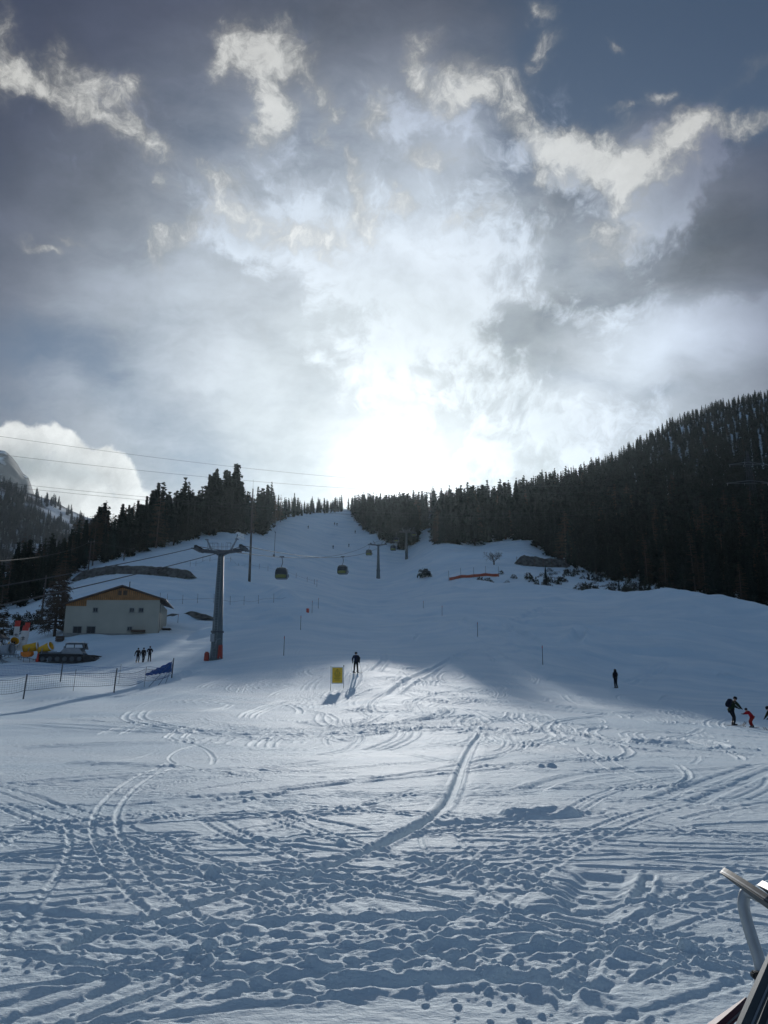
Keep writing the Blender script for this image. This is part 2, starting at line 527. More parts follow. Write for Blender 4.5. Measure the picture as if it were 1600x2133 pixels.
px_track([(1100,1650),(1180,1620),(1300,1602),(1420,1600)], .2, 0.025, 0.02, rough=0.0225)
px_track([(1400,1670),(1450,1650),(1530,1620),(1610,1590)], .14, 0.025, 0.016, twin=.6)
px_track([(0,1505),(300,1522),(640,1528),(950,1520),(1250,1530)], .3, 0.025, 0.016, twin=1.1, rough=0.0225)
px_track([(0,1560),(350,1548),(620,1532),(880,1512)], .25, 0.02, 0.02, twin=.9, rough=0.018)
# long traverses in the shade
px_track([(905,1392),(850,1420),(812,1450)], .35, .07, .10, rough=.03)
px_track([(1000,1345),(940,1375),(890,1400)], .3, .06, .09)
px_track([(800,1368),(850,1345),(872,1325),(868,1312)], .35, .05, .10)
px_track([(780,1400),(800,1375),(795,1350)], .3, .05, .09)
px_track([(925,1285),(985,1310),(1040,1345),(1090,1380),(1150,1408),(1240,1425)], 1.3, .12, .25, fade=True)
px_track([(1000,1320),(1120,1348),(1250,1372),(1400,1392),(1620,1425)], .45, .10, .12, twin=1.6)
px_track([(1040,1350),(1200,1385),(1350,1410),(1500,1432),(1640,1445)], .45, .10, .12, twin=1.8)
px_track([(1385,1385),(1340,1405),(1300,1425)], .35, .10, .06, twin=.9)
px_track([(1250,1345),(1330,1372),(1450,1400),(1600,1415)], .4, .10, .10)
px_track([(880,1230),(1000,1236),(1120,1240),(1240,1247)], 1.35, -0.367, -0.0612)
px_track([(930,1262),(1080,1258),(1200,1245)], 1.35, -0.49, -0.0612)
px_track([(400,1327),(470,1313),(540,1302),(620,1292)], 1.35, -0.918, -0.153)
px_track([(330,1293),(440,1290),(560,1284),(650,1281)], 1.35, -0.857, -0.153)
px_track([(320,1240),(420,1236),(520,1248)], 2.1, -0.673, -0.153)
px_track([(470,1222),(560,1232),(600,1255)], 2.4, -0.765, -0.153)
px_track([(390,1185),(470,1181),(560,1182),(640,1185)], 1.35, 0.765, 0.306)
px_track([(340,1158),(420,1148),(520,1150),(640,1160)], 1.8, -0.612, -0.153)
px_track([(570,1148),(640,1158),(700,1168),(760,1162)], 2.25, -0.673, -0.245)
px_track([(960,1290),(1060,1300),(1160,1302),(1330,1322),(1480,1330)], 1.35, 0.428, 0.306)
px_track([(1150,1262),(1110,1282),(1070,1300)], 0.9, 0.367, 0.245, twin=1.5)
px_track([(1040,1300),(1110,1330),(1170,1340),(1205,1330),(1208,1318)], 0.75, 0.428, 0.306)
px_track([(1240,1300),(1350,1290),(1450,1300),(1600,1330)], 1.8, -0.459, -0.153)
px_track([(1280,1268),(1400,1262),(1500,1285),(1620,1312)], 2.1, -0.612, -0.153)
px_track([(1200,1246),(1260,1246),(1330,1247),(1400,1244),(1470,1256),(1540,1274),(1620,1289),(1700,1297)], 7.0, -2.0, 0)
px_track([(430,1236),(480,1226),(540,1224),(585,1236),(610,1258)], 3.5, -1.3, 0)
px_track([(340,1252),(400,1243),(440,1246)], 3.5, -1.2, 0)
px_track([(940,1215),(1010,1222),(1080,1226),(1160,1232)], 4.0, -1.2, 0)
px_track([(900,1170),(960,1160),(1040,1158),(1100,1166)], 4.0, -1.5, 0)
# heaps
px_track([(1040,1700),(1100,1697),(1150,1695),(1200,1701)], .22, -.10, 0, rough=.10)
px_track([(360,1418),(378,1408),(392,1402)], .7, -.35, 0, rough=.3)
px_track([(150,1588),(220,1592),(300,1595),(370,1600)], .45, -.07, 0, rough=.15)
px_track([(540,1605),(480,1612),(600,1600)], .4, -.06, 0, rough=.15)
px_track([(1300,1545),(1360,1548),(1440,1552)], .7, -.14, 0, rough=.2)
# random arcs of skidded turns on the sunlit flat
for k in range(330):
    r = math.exp(rng.uniform(math.log(27), math.log(96)))
    a = rng.normal(.10, .22)
    if abs(a) > .48 or (r > 60 and a < -.22) or (a < -.15 and rng.random() < .6): continue
    c = np.array([r * math.sin(a), r * math.cos(a)])
    rad = rng.uniform(1.0, 6.0); t0 = rng.uniform(0, 6.28); t1 = t0 + rng.uniform(.6, 2.0) * (1 if rng.random() < .5 else -1)
    t = np.linspace(t0, t1, 14)
    P = np.stack([c[0] + rad * np.cos(t) * rng.uniform(.6, 1.0), c[1] + rad * 2.2 * np.sin(t)], 1)
    w = rng.uniform(.05, .15) * (.7 + r / 130)
    apply_track(P, w, rng.uniform(.005, .025), rng.uniform(.012, .04) * (.7 + r / 130), twin=rng.choice([0, 0, .4, .6]), rough=.02)
for k in range(120):
    r = math.exp(rng.uniform(math.log(30), math.log(150)))
    a = rng.uniform(-.12, .40) if r > 70 else rng.uniform(-.3, .45)
    c = np.array([r * math.sin(a), r * math.cos(a)])
    L = rng.uniform(4, 22); ang = rng.uniform(-1.2, 1.2) + math.pi / 2 * (rng.random() < .6)
    t = np.linspace(-1, 1, 12)
    bend = rng.uniform(-.4, .4)
    d = np.array([math.cos(ang), math.sin(ang)]); nrm = np.array([-d[1], d[0]])
    P = c + np.outer(t * L / 2, d) + np.outer((t * t - .5) * bend * L / 2, nrm)
    apply_track(P, rng.uniform(.06, .15), rng.uniform(.008, .03), rng.uniform(.015, .04), twin=rng.choice([0, .4, .8]), rough=.02)
for k in range(120):   # nearer straight scratches, mostly across the view
    r = math.exp(rng.uniform(math.log(4.6), math.log(44)))
    a = rng.uniform(-.5, .5)
    c = np.array([r * math.sin(a), r * math.cos(a)])
    L = rng.uniform(.8, 5); ang = rng.normal(0.1, .6)
    t = np.linspace(-1, 1, 9); bend = rng.uniform(-.2, .2)
    d = np.array([math.cos(ang), math.sin(ang)]); nrm = np.array([-d[1], d[0]])
    P = c + np.outer(t * L / 2, d) + np.outer((t * t - .5) * bend * L / 2, nrm)
    apply_track(P, rng.uniform(.03, .08), rng.uniform(.006, .020), rng.uniform(.004, .014), twin=rng.choice([0, 0, .25]), rough=.03)
for k in range(46):   # thin pairs of ski tracks crossing each other
    r = math.exp(rng.uniform(math.log(6.5), math.log(40)))
    a = rng.uniform(-.5, .5)
    c = np.array([r * math.sin(a), r * math.cos(a)])
    L = rng.uniform(4, 16); ang = rng.uniform(-.9, .9) + (math.pi / 2 if rng.random() < .3 else 0)
    t = np.linspace(-1, 1, 22); bend = rng.uniform(-.5, .5)
    d = np.array([math.cos(ang), math.sin(ang)]); nrm = np.array([-d[1], d[0]])
    P = c + np.outer(t * L / 2, d) + np.outer((t * t - .5) * bend * L / 3, nrm)
    apply_track(P, rng.uniform(.035, .055), rng.uniform(.010, .020), rng.uniform(.004, .010), twin=rng.choice([0, .22, .3, .45]), rough=.006)
# the long curved trail lies over the others
px_track([(110,1992),(215,1942),(330,1905),(480,1862),(640,1818),(760,1775),(850,1735),(905,1700)], .085, .050, .012, rough=.006)
px_track([(760,1775),(850,1735),(900,1705),(935,1665),(952,1630),(965,1590),(985,1550),(1010,1520)], .085, 0.062, 0.020, rough=0.009)
px_track([(930,1690),(955,1625),(975,1570),(1000,1528)], .26, 0.015, 0.008, rough=0.0225)
# loose clods
def lump(x, y, rad, h, seed):
    th = math.atan2(x, y); r = math.hypot(x, y)
    j0 = int(np.searchsorted(TH_, th - rad / r)); j1 = int(np.searchsorted(TH_, th + rad / r))
    i0, i1 = idx_r(r - rad), idx_r(r + rad)
    if j1 - j0 < 2 or i1 - i0 < 2: return
    xx = X_[i0:i1, j0:j1] - x; yy = Y_[i0:i1, j0:j1] - y
    d = np.sqrt(xx * xx + yy * yy) / rad
    d = d * (1 + .35 * gn(xx / rad * 1.3 + seed, yy / rad * 1.3, 41))
    D[i0:i1, j0:j1] += (h * np.sqrt(np.clip(1 - d * d, 0, 1))).astype(np.float32)
for k in range(2200):
    r = 4.2 * math.exp(rng.uniform(0, 1) ** 1.2 * 1.75)
    a = rng.uniform(-.52, .52)
    x, y = r * math.sin(a), r * math.cos(a)
    cl = float(gn(np.array([x / 1.6]), np.array([y / 1.0]), 51)[0])
    if cl < rng.uniform(-.35, .35): continue
    rad = rng.uniform(.012, .028) * (1.0 if rng.random() < .98 else 1.6) * (1 + r * .025)
    lump(x, y, rad * .9, rad * rng.uniform(.3, .65), k)
for (px, py, rad) in ((447,1818,.085),(438,1975,.06),(465,1985,.05),(410,1992,.055),(428,2000,.06),(1148,1596,.12),(1126,1596,.10),(1430,1975,.06),(1240,1912,.05),(240,1840,.06),(710,1760,.07),(650,2010,.05),(1120,1975,.05)):
    x, y = gxy(px, py); lump(x, y, rad, rad * .75, px)

print('T tracks', time.time() - _t0)
DET[sl] = D
GZ += DET
V = np.stack([GX.ravel(), GY.ravel(), GZ.ravel()], 1)
ii = np.arange(NR - 1)[:, None] * NT + np.arange(NT - 1)[None, :]
quads = np.stack([ii, ii + 1, ii + 1 + NT, ii + NT], -1).reshape(-1, 4)
# close the fan behind and the hole under the feet
jj = np.arange(NR - 1) * NT
quads = np.vstack([quads, np.stack([jj + NT - 1, jj, jj + NT, jj + 2 * NT - 1], -1)])
V = np.vstack([V, [[0, 0, 0]]])
k = np.arange(NT)
tris = np.stack([np.full(NT, len(V) - 1), (k + 1) % NT, k], -1)
# ---- snow material
def snow_material():
    m = bpy.data.materials.new("snow"); m.use_nodes = True
    nt = m.node_tree; b = nt.nodes["Principled BSDF"]
    N = nt.nodes.new; L = nt.links.new
    tc = N("ShaderNodeTexCoord")
    n1 = N("ShaderNodeTexNoise"); n1.inputs["Scale"].default_value = .11; n1.inputs["Detail"].default_value = 7; n1.inputs["Roughness"].default_value = .62; n1.inputs["Distortion"].default_value = .6
    mp1 = N("ShaderNodeMapping"); mp1.inputs["Scale"].default_value = (.6, 1.6, .5); mp1.inputs["Rotation"].default_value = (0, 0, .25)
    L(tc.outputs["Object"], mp1.inputs["Vector"]); L(mp1.outputs["Vector"], n1.inputs["Vector"])   # scraped hard snow and softer drifts; tones also stand in for weak slope shading
    cr = N("ShaderNodeValToRGB")
    cr.color_ramp.elements[0].position = .35; cr.color_ramp.elements[0].color = (.66, .785, .855, 1)
    cr.color_ramp.elements[1].position = .65; cr.color_ramp.elements[1].color = (.83, .905, .935, 1)
    L(n1.outputs["Fac"], cr.inputs["Fac"]); L(cr.outputs["Color"], b.inputs["Base Color"])
    b.inputs["Roughness"].default_value = .7
    b.inputs["Specular IOR Level"].default_value = .12
    mp = N("ShaderNodeMapping"); mp.inputs["Scale"].default_value = (.7, 1.2, 1)
    L(tc.outputs["Object"], mp.inputs["Vector"])
    n2 = N("ShaderNodeTexNoise"); n2.inputs["Scale"].default_value = 9; n2.inputs["Detail"].default_value = 8; n2.inputs["Roughness"].default_value = .68
    L(mp.outputs["Vector"], n2.inputs["Vector"])
    n3 = N("ShaderNodeTexNoise"); n3.inputs["Scale"].default_value = 70; n3.inputs["Detail"].default_value = 4
    L(tc.outputs["Object"], n3.inputs["Vector"])
    b1 = N("ShaderNodeBump"); b1.inputs["Strength"].default_value = .8; b1.inputs["Distance"].default_value = .07
    L(n2.outputs["Fac"], b1.inputs["Height"])
    b2 = N("ShaderNodeBump"); b2.inputs["Strength"].default_value = .5; b2.inputs["Distance"].default_value = .008
    L(n3.outputs["Fac"], b2.inputs["Height"]); L(b1.outputs["Normal"], b2.inputs["Normal"])
    mp4 = N("ShaderNodeMapping"); mp4.inputs["Scale"].default_value = (.9, 1.15, 1)
    L(tc.outputs["Object"], mp4.inputs["Vector"])
    n4 = N("ShaderNodeTexNoise"); n4.inputs["Scale"].default_value = 2.2; n4.inputs["Detail"].default_value = 7; n4.inputs["Roughness"].default_value = .66
    L(mp4.outputs["Vector"], n4.inputs["Vector"])
    b4 = N("ShaderNodeBump"); b4.inputs["Strength"].default_value = .30; b4.inputs["Distance"].default_value = .16
    L(n4.outputs["Fac"], b4.inputs["Height"]); L(b4.outputs["Normal"], b1.inputs["Normal"])
    L(b2.outputs["Normal"], b.inputs["Normal"])
    return m
M['snow'] = snow_material()
gme = np_mesh("snow_ground", V, tris, quads, smooth=True)
gme.materials.append(M['snow'])
ground = link(bpy.data.objects.new("snow_ground", gme))
tag(ground, kind="structure")
print("GROUND verts", len(V))
# ------------------------------------------------------------------ sun, sky and clouds
SUN_EL, SUN_AZ = R(16.38), R(0.4)
SUN_DIR = Vector((math.cos(SUN_EL) * math.sin(SUN_AZ), math.cos(SUN_EL) * math.cos(SUN_AZ), math.sin(SUN_EL)))
sd = bpy.data.lights.new("sun", 'SUN'); sd.energy = 3.2; sd.angle = R(.4); sd.color = (1.0, .98, .94)
so = link(bpy.data.objects.new("sun", sd)); so.rotation_euler = (-SUN_DIR).to_track_quat('-Z', 'Y').to_euler()
W = bpy.data.worlds.new("World"); SC.world = W; W.use_nodes = True
wt = W.node_tree
for n in list(wt.nodes): wt.nodes.remove(n)
def N(t, **k):
    n = wt.nodes.new(t)
    for a, b in k.items(): setattr(n, a, b)
    return n
def Lk(a, b): wt.links.new(a, b)
class S:
    """scalar socket with arithmetic"""
    def __init__(s, sock): s.s = sock
    @staticmethod
    def op(o, *a, clamp=False):
        n = N("ShaderNodeMath", operation=o, use_clamp=clamp)
        for i, q in enumerate(a):
            if isinstance(q, S): Lk(q.s, n.inputs[i])
            else: n.inputs[i].default_value = q
        return S(n.outputs[0])
    def __add__(s, o): return S.op('ADD', s, o)
    __radd__ = __add__
    def __sub__(s, o): return S.op('SUBTRACT', s, o)
    def __rsub__(s, o): return S.op('SUBTRACT', o, s)
    def __mul__(s, o): return S.op('MULTIPLY', s, o)
    __rmul__ = __mul__
    def exp(s): return S.op('EXPONENT', s)
    def clamp(s): return S.op('MULTIPLY', s, 1.0, clamp=True)
    def smooth(s, a, b):
        n = N("ShaderNodeMapRange", interpolation_type='SMOOTHSTEP')
        Lk(s.s, n.inputs[0]); n.inputs[1].default_value = a; n.inputs[2].default_value = b
        return S(n.outputs[0])
def vmath(o, *a):
    n = N("ShaderNodeVectorMath", operation=o)
    for i, q in enumerate(a):
        if isinstance(q, (tuple, Vector)): n.inputs[i].default_value = q
        elif isinstance(q, float): n.inputs['Scale'].default_value = q
        elif isinstance(q, S): Lk(q.s, n.inputs['Scale'])
        else: Lk(q, n.inputs[i])
    return n
tcw = N("ShaderNodeTexCoord")
DIR = vmath('NORMALIZE', tcw.outputs["Generated"]).outputs[0]
# chart of the sky: stereographic about a fixed world direction
C_EL = R(30)
cF = Vector((0, math.cos(C_EL), math.sin(C_EL))); cU = Vector((0, -math.sin(C_EL), math.cos(C_EL))); cR = Vector((1, 0, 0))
def chart(d):
    k = 2.0 / (1 + d.dot(cF)); return (d.dot(cR) * k, d.dot(cU) * k)
dF = S(vmath('DOT_PRODUCT', DIR, tuple(cF)).outputs['Value']); dU = S(vmath('DOT_PRODUCT', DIR, tuple(cU)).outputs['Value']); dR = S(vmath('DOT_PRODUCT', DIR, tuple(cR)).outputs['Value'])
kk = S.op('DIVIDE', 2.0, S.op('MAXIMUM', dF + 1.0, .02))
cx = N("ShaderNodeCombineXYZ"); Lk((dR * kk).s, cx.inputs[0]); Lk((dU * kk).s, cx.inputs[1])
CH = cx.outputs[0]
def noise(vec, scale, detail=5, rough=.55, dist=0.0, off=(0, 0, 0), color=False):
    n = N("ShaderNodeTexNoise", noise_dimensions='2D')
    n.inputs["Scale"].default_value = scale; n.inputs["Detail"].default_value = detail
    n.inputs["Roughness"].default_value = rough; n.inputs["Distortion"].default_value = dist
    Lk(vmath('ADD', vec, off).outputs[0], n.inputs["Vector"])
    return n.outputs["Color"] if color else S(n.outputs["Fac"])
def turb(scale, detail, off):
    c = noise(CH, scale, detail, .6, 0, off, True)
    return vmath('MULTIPLY', vmath('SUBTRACT', c, (.5, .5, .5)).outputs[0], (1.0, 1.0, 0.0)).outputs[0]
TURB = [turb(2.6, 3, (3, 1, 0)), turb(7, 4, (2, 7, 0)), turb(26, 5, (5, 2, 0))]
def warp(a=0.0, b=0.0, c=0.0):
    v = CH
    for t, q in zip(TURB, (a, b, c)):
        if q: v = vmath('MULTIPLY_ADD', t, (q, q, 0.0), v).outputs[0]
    return v
def blobs(vec, lst):
    acc = None
    v1 = vmath('ADD', vec, (0.0, 0.0, 1.0)).outputs[0]          # (x, y, 1)
    for i, (px, py, rx, ry, an, amp) in enumerate(lst):
        c = chart(ray(px, py)); e = chart(ray(px + 4, py)); sc = math.hypot(e[0] - c[0], e[1] - c[1]) / 4
        an = -R(an); ca_, sa_ = math.cos(an), math.sin(an)
        A = Vector((ca_ / (rx * sc), sa_ / (rx * sc), 0)); B = Vector((-sa_ / (ry * sc), ca_ / (ry * sc), 0))
        A.z = -(A.x * c[0] + A.y * c[1]); B.z = -(B.x * c[0] + B.y * c[1])
        v = v1
        if acc is not None and i % 5 == 0:      # keeps the shader's evaluation in sequence
            v = vmath('MULTIPLY_ADD', acc.s, (0.0, 0.0, 0.0), v1).outputs[0]
        if i % 5: v = vlast
        vlast = v
        u = S(vmath('DOT_PRODUCT', v, tuple(A)).outputs['Value']); w = S(vmath('DOT_PRODUCT', v, tuple(B)).outputs['Value'])
        g = S.op('POWER', .36788, S.op('MULTIPLY_ADD', u, u, w * w))
        acc = S.op('MULTIPLY_ADD', g, amp, 0.0 if acc is None else acc)
    return acc
def ramp(sock, stops):
    n = N("ShaderNodeValToRGB"); cr = n.color_ramp
    while len(cr.elements) > 1: cr.elements.remove(cr.elements[-1])
    for i, (p, c) in enumerate(stops):
        e = cr.elements[0] if i == 0 else cr.elements.new(p)
        e.position = p; e.color = (c[0], c[1], c[2], 1)
    Lk(sock.s, n.inputs[0]); return n.outputs[0]
def mixc(fac, a, b):
    n = N("ShaderNodeMix", data_type='RGBA'); n.clamp_factor = True
    Lk(fac.s, n.inputs["Factor"])
    for k, q in (("A", a), ("B", b)):
        if isinstance(q, tuple): n.inputs[k].default_value = q + (1,)
        else: Lk(q, n.inputs[k])
    return n.outputs["Result"]
def scalec(c, s): return vmath('SCALE', c, s).outputs[0]
# angle to the sun, 0..1 over 0..90 degrees
ca = S(vmath('DOT_PRODUCT', DIR, tuple(SUN_DIR)).outputs['Value'])
GAM = S.op('ARCCOSINE', S.op('MINIMUM', S.op('MAXIMUM', ca, -1.0), 1.0)) * (1 / math.radians(90))
sky = N("ShaderNodeTexSky", sky_type='NISHITA'); sky.sun_disc = False
sky.sun_elevation = SUN_EL; sky.sun_rotation = SUN_AZ; sky.altitude = 1500; sky.air_density = 1.0; sky.dust_density = .6; sky.ozone_density = 2.0
EXPO = -.10
KX = 2 ** -EXPO      # cloud radiances below are given as seen at the final exposure
SKYK = .05
col = scalec(sky.outputs[0], SKYK / KX)

# veil of high grey cloud
wv = warp(.15, .03)
STR = N("ShaderNodeMapping"); STR.inputs["Rotation"].default_value = (0, 0, R(32)); STR.inputs["Scale"].default_value = (1.0, 2.3, 1); Lk(warp(0, .05), STR.inputs["Vector"])
streak = noise(STR.outputs[0], 7, 7, .62, 0, (2, 8, 4))
gaps = blobs(wv, [(1380,70,300,150,8,1.7),(1210,240,150,110,15,1.0),(1060,330,60,90,0,.3),(60,760,220,80,14,.62),(330,890,170,70,25,.42),(430,270,80,120,0,.25),(420,980,140,60,0,.45),(640,150,120,200,0,.15),(1260,780,90,24,10,.28),(1420,815,70,20,-5,.3),(1600,130,150,130,0,.6)])
vn = noise(CH, 3.2, 6, .58, .4, (3, 1, 7))
va = ((vn - .5) * .9 + (streak - .5) * .7 + .90 - gaps).smooth(-.05, 1.0)
vcol = ramp(GAM, [(0, (1.5, 1.5, 1.48)), (.03, (.74, .76, .77)), (.055, (.53, .56, .58)), (.09, (.475, .51, .54)), (.13, (.44, .48, .515)), (.17, (.46, .505, .56)), (.21, (.41, .46, .525)), (.26, (.31, .35, .42)), (.31, (.148, .168, .222)), (.36, (.068, .079, .126)), (.42, (.040, .049, .090)), (.55, (.05, .07, .12)), (.7, (.068, .112, .180)), (1, (.105, .165, .265))])  # last stops, sky out of view, brightened to add fill on shaded snow
dark = blobs(wv, [(1500,500,220,120,0,.60),(1330,600,220,50,-12,.35),(1060,660,140,90,10,.38),(1140,430,110,70,0,.40),(960,700,60,120,0,.2),(1250,730,120,40,0,.2),(750,20,380,50,0,.25),(1000,20,160,90,0,.2)])
lite = blobs(wv, [(860,540,190,130,0,.3),(1510,680,210,80,-15,1.7),(1400,770,200,70,-8,.4),(950,540,120,60,0,.2),(1180,860,260,90,0,.2),(560,760,120,200,30,.08),(1060,600,90,70,0,.2),(1150,800,100,50,0,.2)])
bn = noise(wv, 5.5, 6, .58, 0, (1, 2, 5))
bn2 = noise(wv, 2.4, 3, .5, 0, (8, 4, 1))
vb = S.op('MAXIMUM', 1.0 - dark * .70 + lite * .55 + (bn - .5) * .75 + (bn2 - .5) * .45 + (streak - .5) * .6, .25)
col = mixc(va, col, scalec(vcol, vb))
# marbled lumps of brighter cloud in the middle and right
w4 = warp(.05, .06)
cm = blobs(w4, [(640,500,220,90,20,.7),(800,560,170,200,0,.75),(930,650,150,160,0,.6),(1000,520,160,90,0,.5),(1200,330,150,90,20,.85),(1420,340,150,90,-35,.9),(1330,470,90,90,-40,.8),(1520,660,200,70,-14,.85),(1180,850,260,100,-5,.75),(1080,960,240,80,0,.6),(480,440,120,80,20,.65),(920,230,180,110,0,.55),(140,230,240,120,20,.55),(560,170,110,130,0,.4),(1250,640,120,60,0,.35),(760,760,120,120,0,.5)])
cmn = noise(w4, 13, 8, .62, 0, (6, 1, 3))
cmf = noise(w4, 40, 4, .62, 0, (2, 2, 6))
cd = cm + (cmn - .5) * 2.6 + (cmf - .5) * .8 - .28
cal = cd.smooth(.05, .85) * cm.smooth(.03, .45) * .75
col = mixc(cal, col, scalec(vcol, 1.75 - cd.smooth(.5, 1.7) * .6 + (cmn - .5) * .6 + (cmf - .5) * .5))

# bright torn wisps
w1 = warp(0, .05, .012)
w2 = warp(0, .055, .034)
WL = [(0,150,50,60,0,.8),(60,170,90,34,20,.85),(180,180,100,34,22,.65),(270,195,55,34,0,.6),(235,270,105,30,25,1.0),(330,310,50,18,40,.6),(150,110,30,30,0,.3),(5,40,30,60,0,.35),
 (505,80,50,34,-20,1.0),(580,95,52,38,15,.9),(470,125,28,42,20,.7),(545,125,70,30,0,.7),(556,180,30,60,-10,.95),(580,235,34,42,0,.85),(545,275,18,50,20,.8),(620,140,30,22,40,.4),(480,55,60,14,0,.3),
 (660,195,22,48,-30,.6),(690,240,20,20,0,.45),(800,235,38,50,10,.7),(760,270,30,20,0,.4),(668,300,14,40,10,.35),
 (885,150,22,60,-10,.7),(925,195,40,40,40,.8),(985,160,55,34,-20,.75),(1000,200,60,22,-35,1.0),(955,235,20,34,10,.7),(1080,185,50,36,-10,.55),(1090,230,30,32,0,.55),(910,95,18,40,20,.3),
 (1140,290,70,40,25,.9),(1210,300,60,36,10,.9),(1250,335,50,36,30,.8),(1170,340,80,40,20,.6),
 (1300,350,50,40,0,.9),(1350,335,60,34,-40,.95),(1400,295,50,34,-45,.95),(1435,262,46,30,-30,.9),(1500,262,70,20,0,.6),(1590,245,50,22,-10,.6),(1310,400,30,40,0,.75),(1360,370,70,40,-50,.5),
 (465,370,44,24,10,.6),(480,430,50,46,40,.65),(560,465,60,34,30,.5),(630,480,70,28,15,.7),(680,500,40,40,0,.45),(390,470,70,22,-20,.6),(325,520,28,50,-20,.5),(340,390,22,24,0,.35),
 (90,500,46,12,8,.55),(155,488,26,10,20,.5),(560,690,18,34,-20,.25),
 (715,365,16,36,-30,.6),(745,420,20,50,-10,.65),(770,470,40,50,0,.6),(880,340,34,18,0,.6),(835,430,30,18,20,.6),(980,450,70,24,-15,.45),(940,340,90,22,-5,.35),
 (1130,22,34,22,20,.5),(1145,92,34,18,-15,.42),(1143,125,20,14,0,.35),(1281,98,14,10,0,.5),(1375,200,34,18,0,.36),(1295,212,26,9,-10,.34),(1300,250,30,40,0,.2),(1560,150,60,16,-35,.22),
 (1280,510,60,36,-30,.55),(1240,480,40,24,0,.4),(1130,490,28,40,0,.25),(1130,370,40,14,-10,.4)]
wb = blobs(w2, WL)
wf = noise(w1, 24, 7, .66, .25, (4, 4, 4))
wfine = noise(w2, 70, 5, .68, 0, (1, 7, 2))
wsup = wb.smooth(-.02, .36)
wd = wb * .85 + ((wf - .5) * 2.5 + (wfine - .5) * 1.0) * wsup - .06
wa = wd.smooth(-.25, 1.35) * wsup * .9
wcol = ramp(GAM, [(0, (1.8, 1.8, 1.75)), (.09, (1.0, 1.0, .98)), (.17, (.70, .71, .705)), (.26, (.56, .57, .565)), (.34, (.53, .53, .515)), (.45, (.50, .495, .465)), (.7, (.3, .3, .3))])
col = mixc(wb.smooth(.0, 1.0) * .34, col, scalec(wcol, .62 + (bn - .5) * .5))
col = mixc(wa, col, scalec(wcol, .50 + wd.smooth(.0, 1.2) * .66 + (wf - .5) * .5))

# heap cloud low on the left
w3 = warp(0, .03, .016)
cb = blobs(w3, [(-10,925,60,50,0,1.3),(25,905,30,28,0,.7),(55,930,38,30,0,.7),(105,905,34,28,0,1.0),(140,928,34,32,0,.8),(165,960,36,34,0,.6),(215,957,32,30,0,1.0),(250,978,30,34,0,.8),(268,1010,26,40,0,.8),(120,1000,110,50,0,1.2),(150,1080,170,60,0,1.2),(300,1045,26,20,0,.3)])
cfz = noise(w3, 36, 6, .64, 0, (3, 3, 9))
ca_ = (cb + (cfz - .5) * .8).smooth(.38, .86)
cshade = blobs(w3, [(40,965,110,42,10,1.0),(170,990,60,26,15,.5),(100,1040,100,30,0,.35)])
ccol = mixc(cshade * .85, (.76, .775, .765), (.27, .315, .335))
cn = noise(w3, 18, 5, .62, 0)
col = mixc(ca_ * .95, col, scalec(ccol, (cn - .5) * .9 + 1.0))

# brightness round the veiled sun
glow = (GAM * -30.0).exp() * .35 * vb
gl = N("ShaderNodeCombineXYZ"); [Lk((glow * q).s, gl.inputs[i]) for i, q in enumerate((1.0, 1.0, .98))]
col = vmath('ADD', col, gl.outputs[0]).outputs[0]
# thin winter air
bg = N("ShaderNodeBackground"); Lk(col, bg.inputs[0]); bg.inputs[1].default_value = KX
wo = N("ShaderNodeOutputWorld"); Lk(bg.outputs[0], wo.inputs[0])
W.cycles.sampling_method = 'MANUAL'; W.cycles.sample_map_resolution = 512
SC.view_settings.view_transform = 'Standard'; SC.view_settings.look = 'None'
SC.view_settings.exposure = EXPO; SC.view_settings.gamma = 1.0
SC.cycles.max_bounces = 6; SC.cycles.diffuse_bounces = 3; SC.cycles.volume_bounces = 0
SC.cycles.use_denoising = True

def build_haze():
    b = MB(); b.box((0, 1500, 520), (7600, 7600, 1180))
    m = bpy.data.materials.new("haze"); m.use_nodes = True
    nt = m.node_tree
    for n in list(nt.nodes): nt.nodes.remove(n)
    v = nt.nodes.new("ShaderNodeVolumePrincipled"); o = nt.nodes.new("ShaderNodeOutputMaterial")
    v.inputs["Color"].default_value = (.74, .90, 1.0, 1); v.inputs["Density"].default_value = 3e-5; v.inputs["Anisotropy"].default_value = .72
    nt.links.new(v.outputs[0], o.inputs["Volume"])
    h = b.build("haze", m); h["kind"] = "stuff"
build_haze()
